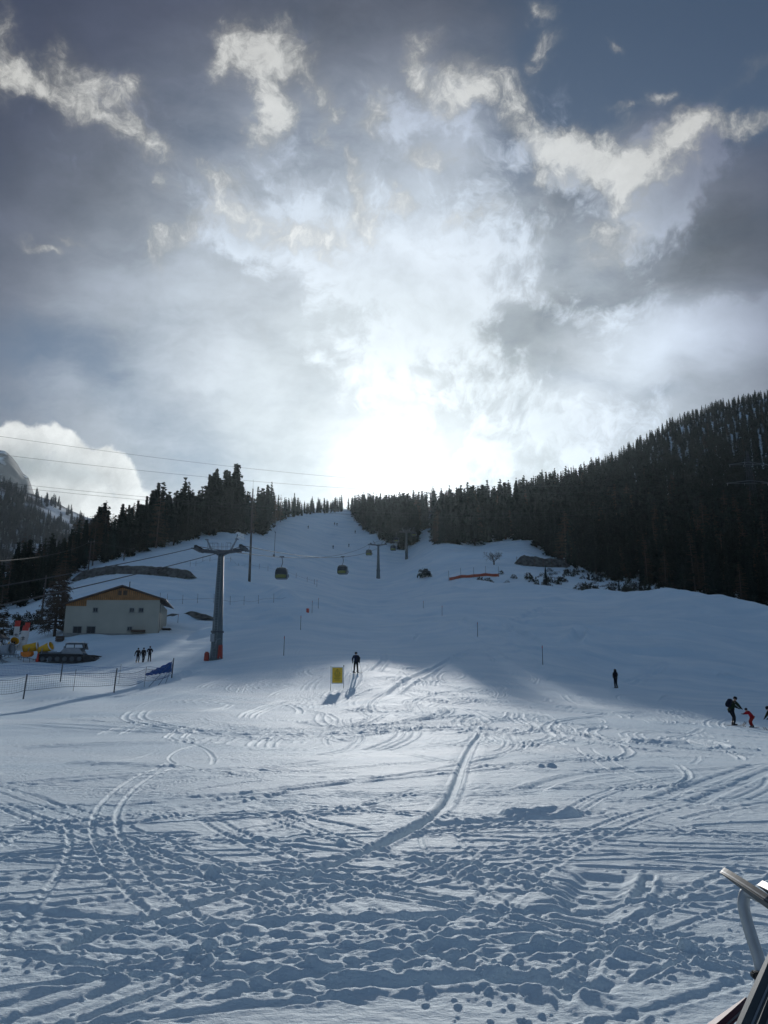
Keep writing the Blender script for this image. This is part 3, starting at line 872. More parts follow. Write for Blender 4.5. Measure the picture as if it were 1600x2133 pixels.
# ------------------------------------------------------------------ trees
def spruce_arrays(seed, levels=26, per=8, sprays=4, H=1.0, rad=.17, bare=.06, sparse=0.0, droop=.32, core=True):
    """unit-height conifer: many small spray triangles along drooping boughs"""
    g = np.random.default_rng(seed)
    V, T, mt = [], [], []
    def tri(a, b, c, m=0):
        k = len(V); V.extend((a, b, c)); T.append((k, k + 1, k + 2)); mt.append(m)
    # trunk
    n = 6
    for i in range(n):
        a0, a1 = 2 * math.pi * i / n, 2 * math.pi * (i + 1) / n
        r0 = .016
        p = lambda a, r, z: (r * math.cos(a), r * math.sin(a), z)
        tri(p(a0, r0, -.03), p(a1, r0, -.03), (0, 0, .98), 1)
    if core:
        for i in range(7):
            a0, a1 = 2 * math.pi * i / 7, 2 * math.pi * (i + 1) / 7
            tri((rad * .42 * math.cos(a0), rad * .42 * math.sin(a0), bare + .04), (rad * .42 * math.cos(a1), rad * .42 * math.sin(a1), bare + .04), (0, 0, .93))
    lop = g.uniform(.75, 1.15, 8)
    for lv in range(levels):
        z = bare + (1 - bare) * (lv + g.uniform(-.3, .3)) / levels
        q = (1 - z) / (1 - bare)
        rr = rad * (q ** .8) * (1 - .35 * max(0, (.18 - z) / .18)) + .006
        m = max(3, int(per * (.5 + .5 * q) + .5))
        a_off = g.uniform(0, 6.28)
        for b in range(m):
            if g.random() < sparse: continue
            a = a_off + 2 * math.pi * b / m + g.uniform(-.25, .25)
            L = rr * g.uniform(.68, 1.16) * lop[int((a % 6.283) / 6.284 * 8) % 8]
            dx, dy = math.cos(a), math.sin(a)
            for s in range(sprays):
                t = (s + .6 + g.uniform(-.2, .2)) / sprays
                cx_, cy_, cz = dx * L * t, dy * L * t, z - droop * L * t * t + .02 * g.uniform(-1, 1)
                sz = (.030 + .40 * L / sprays) * g.uniform(.7, 1.3) * (1.15 - .45 * t)
                w = sz * g.uniform(.5, .9)
                side = g.choice((-1, 1))
                # one spray lying along the bough, one hanging from it
                tri((cx_ - dx * sz - dy * w * .6, cy_ - dy * sz + dx * w * .6, cz + .3 * sz),
                    (cx_ - dx * sz * .6 + dy * w, cy_ - dy * sz * .6 - dx * w, cz + .1 * sz),
                    (cx_ + dx * sz, cy_ + dy * sz, cz - .25 * sz))
                tri((cx_ - dx * sz * .8 + dy * w * .3 * side, cy_ - dy * sz * .8 - dx * w * .3 * side, cz + .25 * sz),
                    (cx_ + dx * sz * .7, cy_ + dy * sz * .7, cz),
                    (cx_ - dy * w * .5 * side, cy_ + dx * w * .5 * side, cz - sz * g.uniform(.6, 1.2)))
    return np.array(V, np.float32), np.array(T, np.int32), np.array(mt, np.int32)

def larch_arrays(seed, levels=26, per=6, rad=.17, bare=.12, up=.10):
    """bare winter larch: thin boughs and twigs as slim triangles"""
    g = np.random.default_rng(seed)
    V, T, mt = [], [], []
    def tri(a, b, c, m=0):
        k = len(V); V.extend((a, b, c)); T.append((k, k + 1, k + 2)); mt.append(m)
    for i in range(6):
        a0, a1 = 2 * math.pi * i / 6, 2 * math.pi * (i + 1) / 6
        tri((.014 * math.cos(a0), .014 * math.sin(a0), -.03), (.014 * math.cos(a1), .014 * math.sin(a1), -.03), (0, 0, 1.0), 1)
    for lv in range(levels):
        z = bare + (1 - bare) * (lv + g.uniform(-.4, .4)) / levels
        q = (1 - z) / (1 - bare)
        for b in range(per):
            a = g.uniform(0, 6.28); L = (rad * q ** .75 + .01) * g.uniform(.6, 1.15)
            dx, dy = math.cos(a), math.sin(a)
            tip = (dx * L, dy * L, z + up * L - .25 * L * g.uniform(0, 1))
            tri((0, 0, z + .004), (0, 0, z - .004), tip)
            for k in range(7):
                t = g.uniform(.3, 1.0)
                bx, by, bz = dx * L * t, dy * L * t, z + (tip[2] - z) * t
                aa = a + g.choice((-1, 1)) * g.uniform(.4, 1.1); l2 = L * g.uniform(.2, .45) * (1.2 - .5 * t)
                ex, ey, ez = bx + math.cos(aa) * l2, by + math.sin(aa) * l2, bz - l2 * g.uniform(-.1, .7)
                w = .0032
                tri((bx, by, bz + w), (bx, by, bz - w), (ex, ey, ez))
                tri((bx + w, by, bz), (bx - w, by, bz), (ex, ey, ez - l2 * .4))
    return np.array(V, np.float32), np.array(T, np.int32), np.array(mt, np.int32)

def tree_mesh(name, arr, mats):
    me = np_mesh(name, arr[0], arr[1])
    for m in mats: me.materials.append(m)
    me.polygons.foreach_set("material_index", arr[2])
    return me

SPR = [spruce_arrays(100 + i, levels=26 + 2 * (i % 3), per=8 + i % 2, rad=(.135, .16, .12, .175, .145, .11)[i], bare=(.04, .07, .05, .10, .03, .06)[i], sparse=(.05, .1, .05, .18, .1, .12)[i]) for i in range(6)]
LAR = [larch_arrays(200 + i, rad=(.17, .14, .2)[i]) for i in range(3)]
SPR_ME = [tree_mesh("spruce_tree", a, (M['needles'], M['bark'])) for a in SPR]
LAR_ME = [tree_mesh("larch_tree", a, (M['needles2'], M['bark_grey'])) for a in LAR]
SPR_LO = [spruce_arrays(300 + i, levels=15, per=6, sprays=2, rad=(.16, .19, .14, .17)[i], bare=.04, sparse=.06) for i in range(4)]

trng = np.random.default_rng(5)
def fint(x, tab):
    return float(np.interp(x, [a for a, b in tab], [b for a, b in tab]))
L_EDGE = [(-300,150),(-60,168),(0,176),(60,188),(150,226),(240,240),(330,268),(400,298),(480,325),(540,350),(556,392),(600,442),(640,468),(690,492),(724,505)]
C_EDGE = [(728,470),(745,452),(765,425),(800,398),(850,380),(886,405),(893,430)]
R_EDGE = [(905,331),(960,334),(1000,336),(1075,346),(1120,322),(1150,304),(1230,262),(1300,238),(1400,222),(1500,212),(1650,205),(1900,200)]
R_TOP = [(905,505),(1000,492),(1100,482),(1250,545),(1400,612),(1500,640),(1600,668),(1900,700)]
trees = []    # stand, x, y, z, height, px, Y
def scatter(stand, px0, px1, near, far, spacing, hfun, keep=None):
    ys = 150.0
    while ys < 720:
        xs = (px0 - CX) / FPX * ys
        xe = (px1 - CX) / FPX * ys
        x = xs
        while x < xe:
            X = x + trng.uniform(-.42, .42) * spacing; Y = ys + trng.uniform(-.42, .42) * spacing
            px = CX + X / Y * FPX / .985
            if px0 <= px <= px1 and near(px) <= Y <= far(px):
                if keep is None or keep(px, Y, X):
                    trees.append([stand, X, Y, 0.0, hfun(px, Y), px])
            x += spacing
        ys += spacing
scatter('left', -70, 724, lambda p: fint(p, L_EDGE), lambda p: fint(p, L_EDGE) + (75 if p < 560 else 40), 4.6,
        lambda p, Y: trng.uniform(.74, 1.12) * (.92 + .20 * math.sin(p / 13.0) * math.sin(p / 31.0 + 1)) * fint(p, [(-70,13),(60,14),(150,15),(240,17),(330,20),(480,24),(545,21),(590,11),(640,9.8),(724,9.8)]),
        lambda p, Y, X: not (706 < p < 724 and trng.random() < .6))
scatter('crest', 728, 893, lambda p: fint(p, C_EDGE), lambda p: 530, 4.6,
        lambda p, Y: trng.uniform(.8, 1.08) * fint(Y, [(380,20),(450,17),(530,12)]),
        lambda p, Y, X: not (p < 738 and trng.random() < .5))
scatter('right', 905, 1760, lambda p: fint(p, R_EDGE), lambda p: fint(p, R_TOP), 5.0,
        lambda p, Y: trng.uniform(.7, 1.1) * fint(Y, [(200,17),(260,20),(330,23),(420,18),(500,14),(560,11),(680,8.5)]),
        lambda p, Y, X: not ((gn(np.array([X / 9.]), np.array([Y / 34.]), 77)[0] > .48 and p > 1230 and Y > 330) or (p > 1330 and Y > 560 and trng.random() < .25)))
A = np.array([[t[1], t[2]] for t in trees])
zz = base_tr(np.arctan2(A[:, 0], A[:, 1]), np.hypot(A[:, 0], A[:, 1]))
for t, z in zip(trees, zz): t[3] = float(z)
def screen(x, y, z):
    d = Vector((x, y, z)) - CAM
    f = d.dot(FWD)
    return CX + FPX * d.dot(RGT) / f, CY - FPX * d.dot(UPV) / f, f
# the 300 that show largest: tall, near, and with their tops clear of the row in front
for t in trees:
    px, py, f = screen(t[1], t[2], t[3])
    t.append(t[4] / f if -10 < px < 1610 else 0); t.append(py)
edge_of = {'left': L_EDGE, 'crest': C_EDGE, 'right': R_EDGE}
for t in trees:
    back = t[2] - fint(t[5], edge_of[t[0]])
    t.append(back)
    t[6] *= 1.0 if back < 22 else max(.55, 1 - (back - 22) / 130)
order = sorted(range(len(trees)), key=lambda i: -trees[i][6])
single = set()
quota = {'left': 110, 'crest': 36, 'right': 154}
for i in order:
    s = trees[i][0]
    if quota[s] > 0 and trees[i][6] > 0:
        single.add(i); quota[s] -= 1
PLACE = {'left': 'in the forest left of the piste', 'crest': 'in the stand at the top of the piste', 'right': 'on the forested right slope'}
GRP = {'left': 'trees of the forest left of the piste', 'crest': 'trees at the top of the piste', 'right': 'trees of the forest on the right slope'}
rest_V, rest_T, rest_m, off = [], [], [], 0
for i, t in enumerate(trees):
    stand, x, y, z, h, px = t[:6]
    if trng.random() < .12: h *= 1.2
    elif trng.random() < .15: h *= .78
    larch = (stand == 'left' and px < 330 and trng.random() < .28) or trng.random() < (.14 if stand == 'right' and y < 330 else .04)
    if i in single:
        me = LAR_ME[trng.integers(3)] if larch else SPR_ME[trng.integers(6)]
        o = bpy.data.objects.new("larch_tree" if larch else "spruce_tree", me)
        link(o)
        o.location = (x, y, z - .2); o.rotation_euler = (R(trng.uniform(-1.5, 1.5)), R(trng.uniform(-1.5, 1.5)), trng.uniform(0, 6.28))
        wdt = h * trng.uniform(.82, 1.38)
        o.scale = (wdt, wdt, h)
        size = "tall" if h > 19 else ("middling" if h > 14 else "short")
        where = "at the edge" if t[8] < 9 else "behind the front row"
        kind = "bare larch" if larch else "dark spruce"
        tag(o, f"{size} {kind} {where} {PLACE[stand]}", "tree", GRP[stand] + (", larches" if larch else ", " + size + " spruces " + where))
    else:
        a = LAR[trng.integers(3)] if larch else SPR_LO[trng.integers(4)]
        c, s = math.cos(k := trng.uniform(0, 6.28)), math.sin(k)
        w = h * trng.uniform(.85, 1.4)
        P = a[0]
        rest_V.append(np.stack([(P[:, 0] * c - P[:, 1] * s) * w + x, (P[:, 0] * s + P[:, 1] * c) * w + y, P[:, 2] * h + z - .2], 1))
        rest_T.append(a[1] + off); rest_m.append(a[2] if not larch else a[2] + 2); off += len(P)
me = np_mesh("spruce_forest", np.vstack(rest_V), np.vstack(rest_T))
for m in (M['needles'], M['bark'], M['needles2'], M['bark_grey']): me.materials.append(m)
me.polygons.foreach_set("material_index", np.concatenate(rest_m))
fo = link(bpy.data.objects.new("spruce_forest", me)); tag(fo, "dense dark spruce forest filling the slopes behind the front rows", "forest", kind="stuff")
print("TREES", len(trees), "single", len(single), "tris", sum(len(q) for q in rest_T))

# ---- far valley side on the left, with frosted forest, and the rock peak beyond
def far_hill(name, th0, th1, nth, r0, r1, nr, top, shape, rough, seed, m, foot):
    TH2, R2 = np.meshgrid(np.linspace(R(th0), R(th1), nth), np.linspace(r0, r1, nr))
    u = (R2 - r0) / (r1 - r0)
    tops = np.interp(TH2, [R(a) for a, b in top], [b for a, b in top])
    f = np.interp(u, [a for a, b in shape], [b for a, b in shape])
    Xh, Yh = R2 * np.sin(TH2), R2 * np.cos(TH2)
    Zh = foot + (tops * r1 * np.interp(u, [0, .8, 1], [.8, 1, 1]) - foot) * f
    n = sum(gn(Xh / (rough[1] / 2 ** k), Yh / (rough[1] / 2 ** k), seed + k) / 1.9 ** k for k in range(6))
    Zh = Zh + rough[0] * n * np.minimum(1, f * 1.4)
    Vh = np.stack([Xh.ravel(), Yh.ravel(), Zh.ravel()], 1)
    q = np.arange(nr - 1)[:, None] * nth + np.arange(nth - 1)[None, :]
    me = np_mesh(name, Vh, None, np.stack([q, q + 1, q + 1 + nth, q + nth], -1).reshape(-1, 4), smooth=True)
    me.materials.append(m)
    o = link(bpy.data.objects.new(name, me)); tag(o, kind="structure")
    return lambda th, r: float(np.interp(0, [0], [0])) , (TH2, R2, Xh, Yh, Zh)
def azel(px, py):
    d = ray(px, py); return math.degrees(math.atan2(d.x, d.y)), d.z / math.hypot(d.x, d.y)
def prof_px(lst, dz=0):
    return [(azel(px, py)[0], azel(px, py)[1] + dz) for px, py in lst]
def rock_material():
    m = bpy.data.materials.new("rock_and_snow"); m.use_nodes = True
    nt = m.node_tree; b = nt.nodes["Principled BSDF"]
    tc = nt.nodes.new("ShaderNodeTexCoord"); ge = nt.nodes.new("ShaderNodeNewGeometry")
    sx = nt.nodes.new("ShaderNodeSeparateXYZ"); nt.links.new(ge.outputs["Normal"], sx.inputs[0])
    no = nt.nodes.new("ShaderNodeTexNoise"); no.inputs["Scale"].default_value = .012; no.inputs["Detail"].default_value = 8
    nt.links.new(tc.outputs["Object"], no.inputs["Vector"])
    ad = nt.nodes.new("ShaderNodeMath"); ad.operation = 'ADD'
    nt.links.new(sx.outputs[2], ad.inputs[0]); nt.links.new(no.outputs["Fac"], ad.inputs[1])
    mr = nt.nodes.new("ShaderNodeMapRange"); mr.inputs[1].default_value = 1.30; mr.inputs[2].default_value = 1.46
    nt.links.new(ad.outputs[0], mr.inputs[0])
    mx = nt.nodes.new("ShaderNodeMix"); mx.data_type = 'RGBA'
    mx.inputs["A"].default_value = (.075, .08, .09, 1); mx.inputs["B"].default_value = (.62, .66, .70, 1)
    nt.links.new(mr.outputs[0], mx.inputs["Factor"]); nt.links.new(mx.outputs["Result"], b.inputs["Base Color"])
    b.inputs["Roughness"].default_value = .9
    return m
M['rock'] = rock_material()
far_hill("mountain", -52, -20, 200, 2600, 3700, 90, prof_px([(-700,900),(-350,880),(-120,960),(-60,915),(0,934),(14,935),(34,958),(48,982),(60,990),(66,1008),(72,1030),(120,1080),(200,1100)]), [(0, 0), (.35, .35), (.75, .84), (1, 1)], (26, 260), 61, M['rock'], 100.0)
_, H2 = far_hill("hill", -55, -19, 160, 520, 1250, 80, prof_px([(-700,900),(-300,950),(0,992),(55,1018),(110,1038),(150,1062),(260,1110)]), [(0, 0), (.5, .42), (1, 1)], (5, 120), 71, M['rock'], 40.0)
fv, ft, off = [], [], 0
TH2, R2, Xh, Yh, Zh = H2
cnt = 0
while cnt < 2300:
    j = trng.integers(40, 158); i = trng.integers(6, 78)
    x, y, z = Xh[i, j] + trng.uniform(-5, 5), Yh[i, j] + trng.uniform(-5, 5), Zh[i, j]
    px, py, f = screen(x, y, z)
    if px < -60 or px > 240: continue
    if gn(np.array([x / 70.]), np.array([y / 70.]), 91)[0] > .35 or (R2[i, j] > 1130 and trng.random() < .75): cnt += .3; continue
    h = trng.uniform(10, 19); a = SPR_LO[trng.integers(4)]; w = h * trng.uniform(1.0, 1.4)
    fv.append(a[0] * np.array([w, w, h], np.float32) + np.array([x, y, z - .5], np.float32)); ft.append(a[1] + off); off += len(a[0]); cnt += 1
me = np_mesh("frosted_forest", np.vstack(fv), np.vstack(ft)); me.materials.append(M['needles3'])
fo = link(bpy.data.objects.new("frosted_forest", me)); tag(fo, "grey frosted conifer forest on the far valley side below the rock peak", "forest", kind="stuff")
# ------------------------------------------------------------------ helpers for placing
def gzd(x, y):
    """height of the finished snow surface"""
    th, r = math.atan2(x, y), math.hypot(x, y)
    j = min(max(int(np.searchsorted(TH, th)) - 1, 0), NT - 2); i = min(max(idx_r(r) - 1, 0), NR - 2)
    a = (th - TH[j]) / (TH[j + 1] - TH[j]); b = (r - RR[i]) / (RR[i + 1] - RR[i])
    g = GZ
    return float((g[i, j] * (1 - a) + g[i, j + 1] * a) * (1 - b) + (g[i + 1, j] * (1 - a) + g[i + 1, j + 1] * a) * b)
def og(px, Y, sink=0.0):
    p = on_ground(px, Y); return Vector((p.x, p.y, gzd(p.x, p.y) - sink))
def mpp(Y):
    """metres per photograph pixel at that distance"""
    return (Y * math.cos(PITCH) + 5 * math.sin(PITCH)) / FPX

# ------------------------------------------------------------------ cable car
def make_tower(extras):
    root = thing("gondola_tower", (0, 0, 0), "", "lift tower")
    b = MB(); b.lathe([(.86, -.6), (.84, .05), (.80, .12), (.70, 1.6), (.66, 3.45), (.64, 3.5), (.36, 13.2)], 20)
    b.build("mast", M['tower'], root, smooth=True)
    b = MB(); b.lathe([(.66, 3.42), (.80, 3.44), (.80, 3.56), (.66, 3.58)], 20); b.lathe([(.37, 12.95), (.5, 13.0), (.5, 13.12), (.37, 13.15)], 16)
    for k in range(12):
        w = 2 * math.pi * k / 12; b.cyl((.73 * math.cos(w), .73 * math.sin(w), 3.38), (.73 * math.cos(w), .73 * math.sin(w), 3.66), .025, n=6)
    b.build("flange", M['dark_steel'], root)
    b = MB()
    b.prism([(-2.55, 13.62), (-2.55, 13.40), (-.95, 13.24), (-.42, 13.02), (.42, 13.02), (.95, 13.24), (2.55, 13.40), (2.55, 13.62)], (1, 0, 0), (0, 0, 1), (0, 1, 0), .46, (0, -.23, 0))
    for s in (-1, 1): b.box((s * 1.95, 0, 13.72), (.9, .8, .05)); b.box((s * 2.45, 0, 13.5), (.2, .62, .3))
    b.build("crossbeam", M['dark_steel'], root)
    b = MB()
    for x in (-1.7, -1.05, -.45, .1, .65, 1.25):
        for y in (-.3, .3): b.cyl((x, y, 13.6), (x, y, 14.55), .022, n=6)
    for y in (-.3, .3):
        b.cyl((-1.7, y, 14.55), (-.45, y, 14.55), .02, n=6); b.cyl((.65, y, 14.55), (1.25, y, 14.55), .02, n=6); b.cyl((-1.7, y, 14.1), (1.25, y, 14.1), .016, n=6)
    b.build("railing", M['steel'], root)
    for s in (-1, 1):
        b = MB()
        b.tube([(s * 1.18, 0, 13.55), (s * 1.9, 0, 15.0)], [.13, .10], 8)
        b.box((s * 1.92, 0, 15.02), (.34, .5, .12))
        b.build("lifting_arm", M['steel'], root)
        t = MB()
        t.box((s * 2.72, 0, 13.78), (.12, 3.2, .22)); t.box((s * 2.95, 0, 13.78), (.10, 3.2, .22)); t.box((s * 2.6, 0, 13.66), (.5, .35, .3)); t.box((s * 3.2, 0, 13.70), (.30, 3.3, .04))
        tr = t.build("sheave_train", M['dark_steel'], root)
        w = MB()
        for k in range(8):
            y = -1.4 + .4 * k
            w.cyl((s * 2.70, y, 13.92), (s * 2.99, y, 13.92), .19, n=12)
        w.build("sheave_wheel", M['rubber'], tr)
    b = MB()
    for s in (-.2, .2): b.cyl((s, -.80, .4), (s, -.46, 13.0), .022, n=5)
    for k in range(40):
        z = .5 + k * .31; y = -.80 + .34 * (z - .4) / 12.6; b.cyl((-.2, y, z), (.2, y, z), .014, n=5)
    b.build("ladder", M['steel'], root)
    if extras:
        b = MB(); b.prism([(.0, 0), (.52, .02), (.46, 1.62), (.10, 1.56)], (1, 0, 0), (0, 0, 1), (0, 1, 0), .5, (.42, -.92, .28)); b.build("safety_pad", M['red'], root)
        b = MB(); b.prism([(.0, 0), (.55, .0), (.50, .98), (.06, .92)], (1, 0, 0), (0, 0, 1), (0, 1, 0), .5, (-1.26, -.85, .0)); b.box((-1.0, -.6, 1.02), (.32, .36, .14), None, .04); b.build("safety_pad", M['red'], root)
        b = MB(); b.box((-.33, -.74, 2.75), (.52, .22, .95), None, .03); b.box((-.33, -.86, 2.75), (.44, .03, .85)); b.build("control_box", M['steel'], root)
        b = MB(); b.tube([(.68, -.62, 2.62), (.42, -.80, 2.6), (.20, -.84, 2.4), (.08, -.86, 2.1), (.06, -.87, 1.5)], .035, 6); b.tube([(-.32, -.86, 2.0), (-.30, -.90, 1.2), (-.36, -.95, .5), (-.6, -.98, .1)], .03, 6); b.tube([(.7, -.95, .45), (.85, -1.0, .2), (1.05, -1.05, .02)], .05, 6)
        b.build("hose", M['steel'], root)
        b = MB(); b.cyl((1.9, 0, 15.0), (2.0, 0, 15.75), .06, n=8); b.box((2.3, 0, 15.15), (.9, .1, .08)); b.build("lamp_bracket", M['dark_steel'], root)
        for (x, z, rx) in ((2.15, 15.75, .3), (2.62, 15.55, .2), (2.25, 15.25, -.2), (2.72, 15.12, .1)):
            b = MB(); b.box((x, -.05, z), (.55, .34, .26), Matrix.Rotation(rx, 3, 'Y') @ Matrix.Rotation(.4, 3, 'X'), .05); b.build("floodlight", M['lens'], root)
    return root
tw = make_tower(True)
LINE_RZ = -math.atan(.09)
T1 = og(450, 95, .15)
tw.location = T1; tw.rotation_euler = (0, 0, LINE_RZ)
tag(tw, "tall grey lift tower with red pads at its foot, nearest the house", "lift tower", "gondola lift towers")
t2 = make_tower(False)
def tower_at(px, Y, scale, label, o=None):
    p = og(px, Y, .3)
    if o is None: return copy_thing(t2, p, LINE_RZ, label, "gondola lift towers", scale)
    o.location = p; o.rotation_euler = (0, 0, LINE_RZ); o.scale = (scale,) * 3
    return tag(o, label, "lift tower", "gondola lift towers")
tower_at(788, 290, .98, "second lift tower up the piste, standing alone on open snow", t2)
t3 = tower_at(847, 365, 1.0, "third lift tower, at the right edge of the top forest stand")
t4 = tower_at(897, 500, .9, "farthest lift tower, in the gap between the trees on the skyline")
def rope_top(o, s):
    return o.matrix_basis @ Vector((s * 2.85, 0, 14.14))
def sag(a, b, d, n=24):
    return [a.lerp(b, i / n) - Vector((0, 0, 4 * d * (i / n) * (1 - i / n))) for i in range(n + 1)]
ROPE = {}
for s, end, lab in ((-1, at(-10, 1212, 52.5), "left haul rope of the gondola lift, running over the left tower wheels"), (1, at(-10, 1251, 45.2), "right haul rope of the gondola lift, running over the right tower wheels")):
    far_end = end + (end - rope_top(tw, s)) * .5
    pts = sag(far_end, rope_top(tw, s), .4, 14) + sag(rope_top(tw, s), rope_top(t2, s), 3.2)[1:] + sag(rope_top(t2, s), rope_top(t3, s), .7)[1:] + sag(rope_top(t3, s), rope_top(t4, s), .8)[1:]
    ROPE[s] = pts
    b = MB(); b.tube(pts, .042, 6); tag(b.build("haul_rope", M['cable'], None, smooth=True), lab, "rope", "haul ropes of the gondola lift")
def on_rope(s, Y):
    P = ROPE[s]
    for a, b in zip(P, P[1:]):
        if a.y <= Y <= b.y: return a.lerp(b, (Y - a.y) / (b.y - a.y))

def make_cabin():
    root = thing("gondola_cabin", (0, 0, 0), "", "gondola")
    def ring(hx, hy, z, c=.28, n=5):
        out = []
        cc = min(c, hx * .8, hy * .8)
        for (sx, sy, a0) in ((1, 1, 0), (-1, 1, 90), (-1, -1, 180), (1, -1, 270)):
            for k in range(n):
                a = R(a0 + 90 * k / (n - 1))
                out.append(Vector((sx * (hx - cc) + cc * math.cos(a), sy * (hy - cc) + cc * math.sin(a), z)))
        return out
    def loft(rings, cap=True):
        n = len(rings[0]); vs = [p for r_ in rings for p in r_]; fs = []
        for i in range(len(rings) - 1):
            for k in range(n): fs.append((i * n + k, i * n + (k + 1) % n, (i + 1) * n + (k + 1) % n, (i + 1) * n + k))
        if cap: fs.append(tuple(range(n - 1, -1, -1))); fs.append(tuple(range((len(rings) - 1) * n, len(rings) * n)))
        return vs, fs
    T = -1.95
    b = MB(); b.add(*loft([ring(.95, .85, T - 2.12), ring(1.10, .95, T - 2.0), ring(1.14, 1.0, T - 1.6), ring(1.10, 1.0, T - 1.0), ring(1.0, .96, T - .45), ring(.80, .8, T - .12), ring(.40, .45, T)]))
    b.build("cabin_body", M['cabin'], root, smooth=False)
    b = MB(); b.add(*loft([ring(1.125, 1.015, T - 1.32), ring(1.115, 1.013, T - 1.0), ring(1.012, .972, T - .48)], False)); b.build("window_band", M['glass'], root)
    b = MB()
    for s in (-1, 1): b.prism([(-.85, -2.0), (.85, -2.0), (.95, -1.75), (.95, -1.5), (.4, -1.40), (-.4, -1.40), (-.95, -1.5), (-.95, -1.75)], (1, 0, 0), (0, 0, 1), (0, s, 0), .03, (0, s * .995, T))
    b.build("lower_panel", M['lime'], root)
    b = MB(); b.box((1.15, 0, T - 1.1), (.04, .9, 1.5)); b.box((1.28, 0, T - 1.55), (.22, .7, .5)); b.build("ski_rack", M['steel'], root)
    b = MB(); b.box((.85, -.1, T - .22), (.5, .6, .05), Matrix.Rotation(.55, 3, 'Y')); b.build("roof_hatch", M['lens'], root)
    b = MB(); b.tube([(0, 0, -.05), (.12, 0, -.5), (.16, 0, -1.0), (.02, 0, -1.55), (-.08, 0, T + .02)], .07, 8); b.box((-.05, 0, T + .03), (.7, .3, .08)); b.build("hanger", M['dark_steel'], root)
    b = MB(); b.box((0, 0, 0), (.24, .62, .26), None, .04); b.cyl((-.42, .2, .08), (.42, .2, .08), .09, n=10); b.cyl((-.42, -.2, .08), (.42, -.2, .08), .09, n=10); b.build("grip", M['dark_steel'], root)
    return root
cab = make_cabin()
p = on_rope(-1, 141)
cab.location = p; cab.rotation_euler = (0, 0, LINE_RZ + .12)
tag(cab, "dark gondola cabin with a yellow-green lower panel, nearest the tall tower", "gondola", "gondola cabins on the ropes")
for s, Y, lab, rz in ((1, 179, "dark gondola cabin hanging left of the second tower, over the open piste", -.1), (-1, 283, "small gondola cabin close beside the left of the second tower", .05), (1, 308, "small gondola cabin between the second and third tower", -.1),
                  (-1, 352, "tiny gondola cabin just left of the third tower", 0), (1, 372, "tiny gondola cabin just right of the third tower", 0)):
    copy_thing(cab, on_rope(s, Y), LINE_RZ + rz, lab)

# ------------------------------------------------------------------ tall lamp mast, snow lances, wooden poles
def mast(px, Y, h, label, r0=.30):
    p = og(px, Y, .2)
    root = thing("lamp_mast", p, label, "mast")
    b = MB(); b.tube([(0, 0, 0), (0, 0, h)], [r0, r0 * .42], 12); b.build("pole", M['wood_grey'], root, smooth=True)
    b = MB(); b.cyl((0, 0, h), (0, 0, h + h * .10), .04, n=6); b.build("antenna", M['steel'], root)
    b = MB(); b.cyl((-.7, 0, h * .86), (.9, 0, h * .86), .05, n=6); b.box((0, 0, h * .80), (.34, .3, .5)); b.build("cross_arm", M['dark_steel'], root)
    b = MB()
    for x in (-.65, .85): b.box((x, -.12, h * .86 - .1), (.4, .3, .26), Matrix.Rotation(.5, 3, 'X'), .04)
    b.build("lamp_head", M['lens'], root)
mast(519, 200, 25.5, "tall dark lamp mast standing on the slope right of the lift tower", .36)
def lance(px, Y, h, label, lean=0.0):
    p = og(px, Y, .1)
    root = thing("snow_lance", p, label, "snow lance", "snow lances on the slope")
    b = MB(); b.tube([(0, 0, 0), (lean * h, 0, h)], [.11, .07], 8); b.build("lance_pole", M['dark_steel'], root)
    b = MB(); b.box((-.1, 0, .55), (.75, .6, 1.1), None, .06); b.build("hydrant_box", M['dark_steel'], root)
    b = MB(); b.box((lean * h, -.1, h + .1), (.34, .34, .5), None, .05); b.tube([(lean * h, 0, h), (lean * h - .5, -.2, h + .7)], .05, 6); b.build("nozzle_head", M['steel'], root)
lance(571, 290, 9.6, "thin snow lance with a box at its foot, below the upper forest edge", .02)
lance(567, 415, 5.0, "small snow lance at the corner of the upper forest edge", .05)
def wooden_pole(px, Y, h, label, arm):
    p = og(px, Y, .3)
    root = thing("utility_pole", p, label, "pole", "wooden utility poles")
    b = MB(); b.tube([(0, 0, 0), (.02 * h, 0, h)], [.20, .13], 10); b.build("pole", M['wood_grey'], root, smooth=True)
    if arm:
        b = MB(); b.box((.02 * h, 0, h - .25), (1.9, .14, .16)); b.build("cross_arm", M['wood_grey'], root)
        b = MB()
        for x in (-.8, .8): b.cyl((.02 * h + x, 0, h - .17), (.02 * h + x, 0, h + .12), .06, n=8)
        b.build("insulator", M['insul'], root)
    return Vector(p) + Vector((.02 * h, 0, h))
w1_ = wooden_pole(84, 150, 10.0, "leaning grey wooden pole left of the bare larch", False)
w2_ = wooden_pole(183, 214, 9.5, "wooden pole with a cross arm at the end of the earth bank", True)
w3_ = wooden_pole(258, 236, 3.6, "short wooden post on the snow above the house roof", False)
b = MB(); b.tube(sag(at(-40, 1170, 90), w2_, 1.2, 14) + sag(w2_, at(420, 1150, 300), 1.5, 10)[1:], .03, 5); tag(b.build("overhead_wire", M['cable'], None), "thin wire along the wooden pole line in front of the left forest", "wire")

